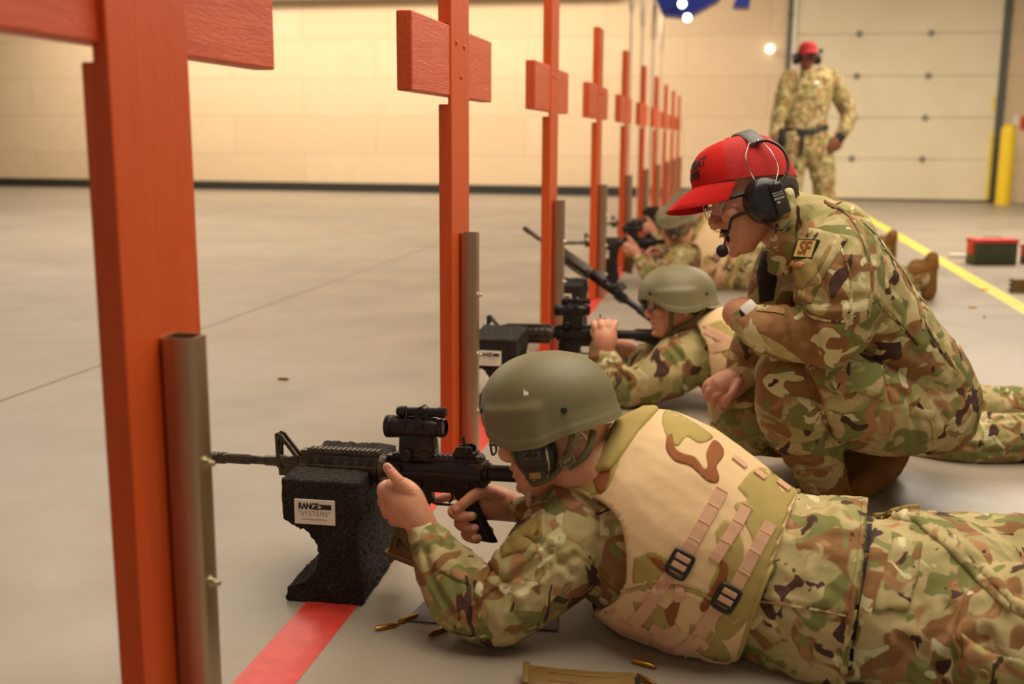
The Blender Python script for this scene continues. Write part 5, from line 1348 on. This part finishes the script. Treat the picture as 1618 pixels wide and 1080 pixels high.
    me = head_mesh(HM, M['skin2'], neck=(-.085, 0, -.15), nr=.055, mouth_open=.008, v=.0024)
    bodypart('head', me, M['skin2'], root); hd = root.children[-1]; hb = bvh_of(me)
    for s in (-1, 1):
        b = bmesh.new(); ell(b, hm(.0775, s*.031, .018), (.0118, .0118, .0118)); e = obj('eye', b, M['eye'], root, 60)
        b = bmesh.new(); ell(b, hm(.0845, s*.031, .015), (.0058, .0058, .0058)); obj('iris', b, M['iris'], e, 60)
        b = bmesh.new()
        for k in range(9): tube(b, [hm(.094-.0016*k, s*(.016+.0042*k), .0395+.0008*k), hm(.0955-.0018*k, s*(.020+.0042*k), .043+.0006*k)], .0014, 5, sm=0)
        obj('eyebrow', b, M['hair'], root, 60)
    random.seed(8)
    b = bmesh.new()                     # moustache
    for k in range(150):
        yy = random.uniform(-.024, .024); zz = -.036-abs(yy)*.25+random.uniform(-.003, .003)
        h = hb.ray_cast(hm(.2, yy, zz), (hm(0, yy, zz)-hm(.2, yy, zz)).normalized(), .3)
        if h[0] is None: continue
        a = h[0]; c = a+(HM.to_3x3() @ Vector((.003, math.copysign(.003, yy), -.006))); tube(b, [a-(c-a)*.3, c], [.0010, .0004], 4, sm=0)
    obj('moustache', b, M['hair'], root)
    b = bmesh.new(); ell(b, (.091, 0, -.0475), (.0075, .019, .0033)); ell(b, (.086, 0, -.0685), (.0085, .017, .004)); b.transform(HM); obj('lips', b, M['lip'], root, 60)
    b = bmesh.new(); ell(b, (.080, 0, -.058), (.009, .015, .0065)); b.transform(HM); obj('mouth', b, M['shirt'], root, 60)
    b = bmesh.new(); ell(b, (-.045, 0, .015), (.064, .079, .062)); b.transform(HM); mh = voxel(b, .004, 1); wrinkle(mh, .0006, 60, 3); bodypart('hair', mh, M['hair'], root)
    cp, ptc = cap(root, HM, M['cap_red'], M['mesh_red'])
    cb = bvh_of(cp.data)
    b = bmesh.new()
    for txt, z, s_ in (('COMBAT', .118, .0245), ('ARMS', .096, .0245)):
        pass
    ctr = Vector((.012, 0, 0))
    for txt, z, s_ in (('COMBAT', .122, .026), ('ARMS', .099, .026)):
        t = text_bm(txt, s_, 0, .0011, 1.0, scx=.92); bmesh.ops.triangulate(t, faces=t.faces[:]); bmesh.ops.subdivide_edges(t, edges=[e for e in t.edges if e.calc_length() > .004], cuts=2)
        for v in t.verts:
            a = v.co.x/.088+.07; o_ = Vector((.03, 0, z+v.co.y)); d_ = Vector((math.cos(a), math.sin(a), 0.0)); 
            O_ = HM @ o_; D_ = (HM.to_3x3() @ d_).normalized(); h = cb.ray_cast(O_+D_*.3, -D_, .4)
            v.co = h[0]+D_*.0012 if h[0] is not None else O_+D_*.09
        merge(b, t)
    obj('lettering', b, M['ink'], cp)
    glasses(root, HM, M['black_plastic'], clear=True)
    # headset
    T = HM @ Matrix.Translation((.013, .094, -.006)); em = earmuff_cup(root, T, 1.04)
    earmuff_cup(root, HM @ Matrix.Scale(-1, 4, (0, 1, 0)) @ Matrix.Translation((.013, .094, -.006)), 1.04)
    b = bmesh.new(); box(b, -.038, -.006, .030, .045, -.042, .030, .006, M=T); bc = obj('battery_cover', b, M['dark_plastic'], em, 40)
    b = bmesh.new(); ell(b, (-.021, .045, .019), (.012, .006, .011)); b.transform(T); obj('volume_knob', b, M['black_plastic'], bc, 60)
    b = bmesh.new()
    for k, (txt, z, s_) in enumerate((('...... ..', .006, .0045), ('.... . ...', .001, .004), ('..... . ...', -.008, .0042), ('CE', -.015, .006))):
        if set(txt) <= set('. '): 
            for i in range(5): box(b, -.030+i*.005, -.0265+i*.005, .0450, .0454, z, z+.0015, M=T)
        else:
            t = text_bm(txt, s_, .0001, .0001); t.transform(T @ rot_from((-1, 0, 0), (0, 0, 1), (-.021 if k < 3 else -.014, .0454, z))); merge(b, t)
    box(b, -.031, -.007, .0450, .0454, -.0045, -.004, M=T)
    obj('printed_text', b, M['white_label'], bc)
    for s in (-1, 1):
        for xx in (-.034, .026):
            b = bmesh.new(); tube(b, [hm(-.012+xx*.35, s*.080, .128), hm(xx-.002, s*.100, .095), hm(xx, s*.112, .050), hm(.010+xx*.3, s*.124, .008)], .0015, 6); obj('headband_wire', b, M['wire'], root, 60)
    b = bmesh.new(); prev = []
    for i in range(25):
        a = math.radians(-52+104*i/24); ro = .101; c = Vector((-.020, ro*math.sin(a)*1.0, .060+ro*math.cos(a)))
        o_ = Vector((0, math.sin(a), math.cos(a))); w = .013+.006*math.cos(a)
        prev.append([b.verts.new(HM @ (c+Vector((sx_*w, 0, 0))+o_*h_)) for sx_, h_ in ((-1, -.003), (-1, .003), (-.8, .005), (.8, .005), (1, .003), (1, -.003))])
    for A, B in zip(prev, prev[1:]):
        for k in range(6): b.faces.new((A[k], A[(k+1) % 6], B[(k+1) % 6], B[k]))
    b.faces.new(prev[0]); b.faces.new(prev[-1]); bmesh.ops.recalc_face_normals(b, faces=b.faces[:]); obj('headband', b, M['grey_plastic'], root, 40)
    b = bmesh.new(); tube(b, [hm(-.018, .084, .124), hm(-.040, .094, .118), hm(-.060, .106, .09), hm(-.056, .118, .05), hm(-.026, .126, .02)], .0034, 8); obj('cable', b, M['black_plastic'], em, 60); b = bmesh.new()
    tube(b, [hm(.045, .112, -.030), hm(.032, .118, -.058), hm(.006, .120, -.078), hm(-.024, .112, -.066)], .0024, 8)
    tube(b, [hm(.056, .108, -.016), hm(.035, .122, -.012)], [.007, .007], 10, sm=0)
    obj('cable', b, M['black_plastic'], em, 60)
    mp = at(1141, 396, 2.42)
    b = bmesh.new(); tube(b, [hm(.050, .112, -.014), hm(.060, .108, -.018), at(1158, 344, 2.40), at(1152, 362, 2.40), at(1146, 380, 2.41), mp], [.004, .0045, .004, .003, .0022, .002], 8)
    bo = obj('microphone_boom', b, M['black_plastic'], em, 60)
    b = bmesh.new(); ell(b, mp, (.014, .013, .015)); mm = voxel(b, .0025, 2); wrinkle(mm, .0006, 80, 5); bodypart('microphone_foam', mm, M['black_cloth'], bo)
    # hands
    b = bmesh.new(); pf = lambda pts, rs: finger(b, [at(*p_) for p_ in pts], rs)
    loft(b, [P(1192, 505, 22, 2.43), P(1178, 498, 25, 2.44), P(1166, 495, 25, 2.45)])
    pf([(1172, 480, 2.44), (1160, 480, 2.45), (1158, 492, 2.47), (1166, 500, 2.48)], [0.0112, 0.0100, 0.0088, 0.0080])
    pf([(1168, 492, 2.43), (1156, 496, 2.44), (1156, 506, 2.46), (1166, 512, 2.47)], [0.0104, 0.0096, 0.0088, 0.0080])
    pf([(1170, 504, 2.43), (1159, 510, 2.44), (1161, 518, 2.46), (1170, 520, 2.47)], [0.0096, 0.0088, 0.0080, 0.0072])
    pf([(1176, 514, 2.43), (1167, 520, 2.44), (1170, 526, 2.46), (1177, 526, 2.47)], [0.0088, 0.0080, 0.0072, 0.0068])
    pf([(1184, 480, 2.46), (1172, 474, 2.48), (1164, 478, 2.50)], [0.0096, 0.0088, 0.0072])
    me = voxel(b, .0021, 2); bodypart('left_hand', me, M['skin2'], root)
    b = bmesh.new(); pf = lambda pts, rs: finger(b, [at(*p_) for p_ in pts], rs)
    loft(b, [P(1178, 592, 20, 2.76), P(1162, 602, 23, 2.75), P(1146, 610, 25, 2.74), P(1134, 614, 22, 2.73)])
    pf([(1136, 600, 2.74), (1120, 604, 2.73), (1114, 616, 2.73), (1120, 626, 2.74)], [0.0112, 0.0100, 0.0092, 0.0080])
    pf([(1138, 610, 2.72), (1122, 616, 2.71), (1118, 629, 2.72), (1126, 634, 2.74)], [0.0108, 0.0096, 0.0088, 0.0080])
    pf([(1144, 618, 2.71), (1129, 627, 2.70), (1127, 638, 2.72), (1135, 640, 2.74)], [0.0104, 0.0088, 0.0084, 0.0076])
    pf([(1152, 622, 2.71), (1140, 634, 2.70), (1139, 643, 2.72), (1146, 644, 2.74)], [0.0096, 0.0084, 0.0080, 0.0072])
    pf([(1166, 604, 2.71), (1156, 622, 2.68), (1150, 632, 2.68), (1146, 641, 2.69)], [0.0116, 0.0108, 0.0096, 0.0076])
    me = voxel(b, .0022, 2); bodypart('right_hand', me, M['skin2'], root)
    # watch
    b = bmesh.new(); T = rot_from(tuple(at(1190, 479, 2.40)-at(1174, 492, 2.40)), tuple(at(1188, 494, 2.40)-at(1176, 480, 2.41)), tuple(at(1183, 487, 2.405)))
    box(b, -.017, .017, -.0125, .0125, -.012, .012, .004, M=T); wt = obj('watch', b, M['white_label'], root, 40)
    b = bmesh.new(); box(b, -.0185, .0185, -.010, .010, -.008, .008, .003, M=T); tube(b, [tuple(at(1174, 490, 2.405)), tuple(at(1178, 506, 2.405)), tuple(at(1186, 520, 2.42))], [.008, .009, .008], 8); obj('watch_strap', b, M['black_plastic'], wt, 40)
    return root
ins = instructor()
# ------------------------------------------------------------------ second prone shooter
def shooter_second():
    root = empty('person', (0, 0, 0), 'second prone shooter, helmet in profile and hand on top of the rifle, behind the nearest', 'person', 'people shooting prone')
    C = M['camo4']
    b = bmesh.new()
    loft(b, [P(1400, 672, 66, 3.30), P(1450, 690, 56, 3.20), P(1520, 694, 44, 3.10), P(1620, 692, 42, 3.09), P(1720, 700, 36, 3.08), P(1850, 715, 26, 3.06)])
    loft(b, [P(1400, 655, 60, 3.38), P(1450, 655, 50, 3.34), P(1540, 642, 34, 3.34), P(1620, 640, 32, 3.34), P(1750, 646, 28, 3.34), P(1850, 652, 22, 3.34)])
    me = voxel(b, .007, 4); wrinkle(me, .005, 9, 41); floor_clamp(me); bv = bvh_of(me)
    groove(me, bv, [[(1520, 655), (1560, 664), (1618, 660)], [(1540, 690), (1555, 665), (1570, 655)], [(1530, 705), (1560, 712), (1618, 712)], [(1500, 650), (1532, 690), (1538, 725)]], 3.1, .006, .008)
    bodypart('trousers', me, M['camo3'], root)
    for x, y, D_ in ((1862, 716, 3.06), (1862, 654, 3.34)):
        p = at(x, y, D_); boot(root, (p.x+.12, p.y, p.z+.13), (p.x+.11, p.y, .02), (p.x, p.y, max(p.z, .06)+.04), r=.05)
    b = bmesh.new()
    loft(b, [P(1095, 540, 42, 3.74), P(1150, 562, 66, 3.66, 1.1), P(1240, 605, 72, 3.54, 1.2), P(1330, 640, 70, 3.42, 1.2), P(1400, 665, 66, 3.32, 1.2)])
    loft(b, [P(950, 552, 22, 3.68), P(954, 572, 27, 3.67), P(968, 600, 31, 3.66), P(992, 618, 30, 3.66)])
    loft(b, [P(992, 616, 30, 3.66), P(1040, 596, 40, 3.64), P(1072, 576, 47, 3.64), P(1092, 562, 46, 3.66)])
    loft(b, [P(1010, 575, 30, 3.80), P(1060, 570, 40, 3.80), P(1100, 560, 45, 3.78)])
    me = voxel(b, .0065, 3); wrinkle(me, .0045, 9, 43); floor_clamp(me); bv = bvh_of(me)
    groove(me, bv, [[(930, 575), (955, 565), (975, 568)], [(938, 595), (965, 580), (985, 590)], [(952, 610), (975, 592), (995, 600)], [(985, 575), (990, 610), (985, 635)], [(1060, 545), (1085, 580), (1080, 620)]], 3.6, .008, .008)
    jk = bodypart('jacket', me, C, root)
    b = bmesh.new()
    loft(b, [P(1105, 528, 46, 3.72, 1.0), P(1140, 548, 72, 3.67, 1.1), P(1190, 575, 84, 3.61, 1.15), P(1250, 600, 84, 3.56, 1.2), P(1320, 630, 76, 3.46, 1.2)], seg=28)
    me = voxel(b, .007, 4); 
    bm_ = bmesh.new(); bm_.from_mesh(me); kill = []
    poly = [(1040, 480), (1088, 496), (1100, 515), (1118, 550), (1122, 590), (1108, 640), (1040, 700), (1000, 600)]
    for v in bm_.verts:
        d = v.co-CAM; z = d.dot(FW); x = 809+FPX*d.dot(RT)/z; y = 540-FPX*d.dot(UP)/z
        if z < 3.68 and inside(poly, x, y): kill.append(v)
    bmesh.ops.delete(bm_, geom=kill, context='VERTS'); bm_.to_mesh(me); bm_.free(); me.update()
    floor_clamp(me, .004); vs = bodypart('vest', me, M['vest'], root); so = vs.modifiers.new('thickness', 'SOLIDIFY'); so.thickness = .006
    bv = bvh_of(me); b = bmesh.new()
    patch(b, bv, [(1110, 515), (1140, 505), (1165, 530), (1170, 560), (1150, 570), (1130, 540)], 3.6, .0008, 0, 4); add_layers(vs, [(b, M['vest_olive'])])
    for pts in ([(1115, 520), (1140, 532), (1165, 545)], [(1125, 550), (1150, 545), (1172, 530)], [(1140, 590), (1160, 575), (1178, 565)]):
        b = bmesh.new(); strap(b, bv, pts, 14, 3.6, .001, .002); obj('webbing_strap', b, M['webbing'], vs)
    HM = head_frame(at(1068, 482, 3.68), -RT*.985-UP*.05-FW*.17, UP-RT*.05) @ Matrix.Scale(.96, 4)
    hm = lambda x, y, z: HM @ Vector((x, y, z))
    me = head_mesh(HM @ Matrix.Translation((0, 0, -.012)), M['skin'], neck=(-.11, 0, -.13), nr=.06, v=.0032); bodypart('head', me, M['skin'], root)
    for s in (-1, 1):
        b = bmesh.new(); ell(b, hm(.0775, s*.031, .018), (.0118, .0118, .0118)); e = obj('eye', b, M['eye'], root, 60)
        b = bmesh.new(); ell(b, hm(.0855, s*.031, .017), (.0058, .0058, .0058)); obj('iris', b, M['iris'], e, 60)
    b = bmesh.new(); ell(b, (-.045, 0, .0), (.062, .079, .055)); b.transform(HM); mh = voxel(b, .005, 1); bodypart('hair', mh, M['hair'], root)
    helmet(root, HM @ Matrix.Translation((0, 0, .004)))
    b = bmesh.new(); tube(b, [hm(.050, .092, .0), hm(.045, .080, -.045), hm(.045, .060, -.085), hm(.055, .03, -.108), hm(.06, 0, -.112)], .007, 8)
    tube(b, [hm(-.07, .092, -.02), hm(-.03, .086, -.055), hm(.02, .070, -.085), hm(.045, .05, -.10)], .0065, 8); obj('chin_strap', b, M['strap'], root, 60)
    glasses(root, HM @ Matrix.Translation((0, 0, -.012)), M['black_plastic'])
    # hand gripping the rear of the receiver from above
    b = bmesh.new(); pf = lambda pts, rs: finger(b, [at(*p_) for p_ in pts], rs)
    loft(b, [P(955, 550, 17, 3.66), P(956, 536, 19, 3.655), P(956, 523, 19, 3.67)])
    for i, (dx, d) in enumerate(((-16, 3.665), (-5.5, 3.65), (5.5, 3.65), (16, 3.66))):
        pf([(956+dx*.75, 526, d-.01), (955+dx*.95, 511+abs(dx)*.15, d-.005), (955+dx*1.05, 507+abs(dx)*.15, d+.035), (955+dx*1.05, 515, d+.065)], [.0118, .0112, .0105, .009])
    pf([(944, 535, 3.66), (938, 525, 3.68), (939, 516, 3.71)], [.013, .012, .010])
    me = voxel(b, .0026, 2); bodypart('left_hand', me, M['skin'], root)
    b = bmesh.new(); loft(b, [P(1005, 560, 14, 3.80), P(990, 552, 16, 3.79), P(978, 548, 14, 3.78)]); me = voxel(b, .004, 3); bodypart('right_hand', me, M['skin'], root)
    return root
sh2 = shooter_second()
G2 = gun_matrix(at(966, 528, 3.73), math.radians(4), math.radians(-2.0))
gun2 = rifle(G2, 'second rifle with an optic, under the hand of the second prone shooter', mag=False)
# slanted rifle with nobody behind it
m_, r_ = at(828, 360, 5.10), at(990, 474, 4.88); d = (m_-r_).normalized(); y_ = Vector((0, 0, 1)).cross(d).normalized(); z_ = d.cross(y_)
r_ = m_-d*.603
GS = Matrix(((d.x, y_.x, z_.x, r_.x), (d.y, y_.y, z_.y, r_.y), (d.z, y_.z, z_.z, r_.z), (0, 0, 0, 1))) @ Matrix.Rotation(math.radians(128), 4, 'X')
rifle(GS, 'black rifle leaning at a slant with its muzzle raised, nobody holding it', optic=False, mag=False)
def rebase(root, loc):
    """put the empty at the base of its thing; the parts stay where they are"""
    T = Matrix.Translation(-Vector(loc)); root.location = loc
    for ch in root.children: ch.matrix_parent_inverse = T @ ch.matrix_parent_inverse
rebase(sh1, (1.0, .68, 0)); rebase(sh2, (1.0, 2.2, 0)); rebase(ins, (1.02, 1.55, 0))
# third and fourth shooters farther down the row
for k, (dy, lab, gl) in enumerate(((4.8, 'third prone shooter with tan vest, blurred, behind the red cap\'s brim', 'blurred black rifle held by the third prone shooter'),
                                   (6.4, 'fourth prone shooter, farthest and mostly hidden behind the third', 'blurred rifle of the farthest prone shooter, seen above the third rifle'))):
    c = dup(sh1, 0, dy, lab); g = dup(gun1, 0, dy, gl)
# ------------------------------------------------------------------ standing instructor in the distance
def standing():
    root = empty('person', (0, 0, 0), 'person in red cap and earmuffs standing in front of the overhead door', 'person')
    C = M['camo5']; D = 10.8
    b = bmesh.new()
    loft(b, [P(1274, 212, 34, D, .7), P(1268, 235, 36, D, .7)])
    loft(b, [P(1256, 225, 23, D), P(1252, 265, 21, D), P(1250, 300, 17, D), P(1250, 360, 14, D)]); loft(b, [P(1292, 225, 23, D), P(1298, 265, 21, D), P(1302, 300, 17, D), P(1303, 360, 14, D)])
    me = voxel(b, .012, 3); wrinkle(me, .009, 6, 51); bodypart('trousers', me, C, root)
    b = bmesh.new()
    loft(b, [P(1277, 118, 12, D), P(1280, 125, 34, D, .6), P(1277, 150, 37, D, .65), P(1274, 180, 33, D, .65), P(1274, 205, 33, D, .68), P(1274, 218, 34, D, .7)])
    loft(b, [P(1248, 124, 14, D), P(1238, 150, 13, D), P(1231, 180, 12, D), P(1225, 215, 9, D-.1)]); loft(b, [P(1314, 124, 16, D), P(1328, 150, 15, D), P(1339, 182, 13, D), P(1334, 205, 11, D-.08), P(1328, 212, 9, D-.1)])
    me = voxel(b, .012, 2); wrinkle(me, .009, 6, 52); jk = bodypart('jacket', me, C, root); bv = bvh_of(me)
    b = bmesh.new(); strap(b, bv, [(1241, 205), (1258, 208), (1280, 209), (1306, 200)], 7.5, D, .012, .006); obj('belt', b, M['black_cloth'], root)
    b = bmesh.new(); strap(b, bv, [(1268, 208), (1268, 216)], 8, D, .004, .006); tube(b, [at(1268, 212, D-.22), at(1267, 230, D-.22), at(1263, 248, D-.2)], [.022, .024, .014], 8); obj('hanging_strap', b, M['black_cloth'], root)
    b = bmesh.new(); tube(b, [at(1237, 204, D-.14), at(1235, 220, D-.14), at(1234, 232, D-.12)], [.04, .045, .035], 10); obj('pouch', b, M['black_cloth'], root, 60)
    b = bmesh.new(); tube(b, [at(1231, 238, D-.2), at(1234, 250, D-.2)], [.035, .02], 8); obj('yellow_tag', b, M['yellow'], root, 60)
    b = bmesh.new(); ell(b, at(1289, 132, D-.16), (.026, .02, .024)); obj('badge', b, M['white_label'], root, 60)
    HM = head_frame(at(1275, 93, D), -FW+RT*.03-UP*.16, UP-FW*.0) @ Matrix.Scale(1.0, 4); hm = lambda x, y, z: HM @ Vector((x, y, z))
    me = head_mesh(HM, M['skin_dark'], neck=(-.02, 0, -.16), nr=.06, v=.005); bodypart('head', me, M['skin_dark'], root)
    cap(root, HM @ Matrix.Scale(1.04, 4), M['cap_maroon'], M['cap_maroon'])
    T = HM @ Matrix.Translation((-.005, .098, .0)); em = earmuff_cup(root, T, 1.15)
    earmuff_cup(root, HM @ Matrix.Scale(-1, 4, (0, 1, 0)) @ Matrix.Translation((-.005, .098, .0)), 1.15)
    b = bmesh.new(); tube(b, [hm(-.02, .125, .03), hm(-.02, .13, .09), hm(-.02, .13, .10)], .006, 8); ell(b, hm(-.02, .145, .08), (.022, .022, .022)); obj('antenna', b, M['black_plastic'], em, 60)
    glasses(root, HM, M['black_plastic'])
    for nm, pts in (('right_hand', [P(1225, 220, 8, D-.1), P(1224, 232, 9, D-.1), P(1226, 241, 7, D-.1)]), ('left_hand', [P(1328, 216, 8, D-.1), P(1321, 225, 10, D-.12), P(1313, 233, 8, D-.12)])):
        b = bmesh.new(); loft(b, pts)
        c = Vector(pts[1][0]); e = Vector(pts[2][0]); dd = (e-c).normalized(); sd = dd.cross(FW).normalized()
        for i in range(4):
            o = sd*(-.033+.021*i); finger(b, [c+o, e+o*1.05, e+o*1.05+dd*.035-FW*.0+FW*.015, e+o+dd*.05+FW*.04], [.013, .012, .011, .009])
        finger(b, [c+sd*.04-dd*.03, c+sd*.062, e+sd*.055], [.013, .012, .010])
        me = voxel(b, .006, 2); bodypart(nm, me, M['skin_dark'], root)
    b = bmesh.new(); tube(b, [at(1332, 213, D-.16), at(1326, 218, D-.16)], .045, 10, sm=0); obj('wristwatch', b, M['black_plastic'], root, 60)
    for x in (1250, 1303):
        f = atz(x, 374, 0); dv = Vector((-.15, -1, 0)).normalized()
        boot(root, f-dv*.08, f+dv*.20, f+Vector((0, 0, .24)), r=.06)
    return root
stn = standing()
rebase(stn, (1.4, 9.75, 0))
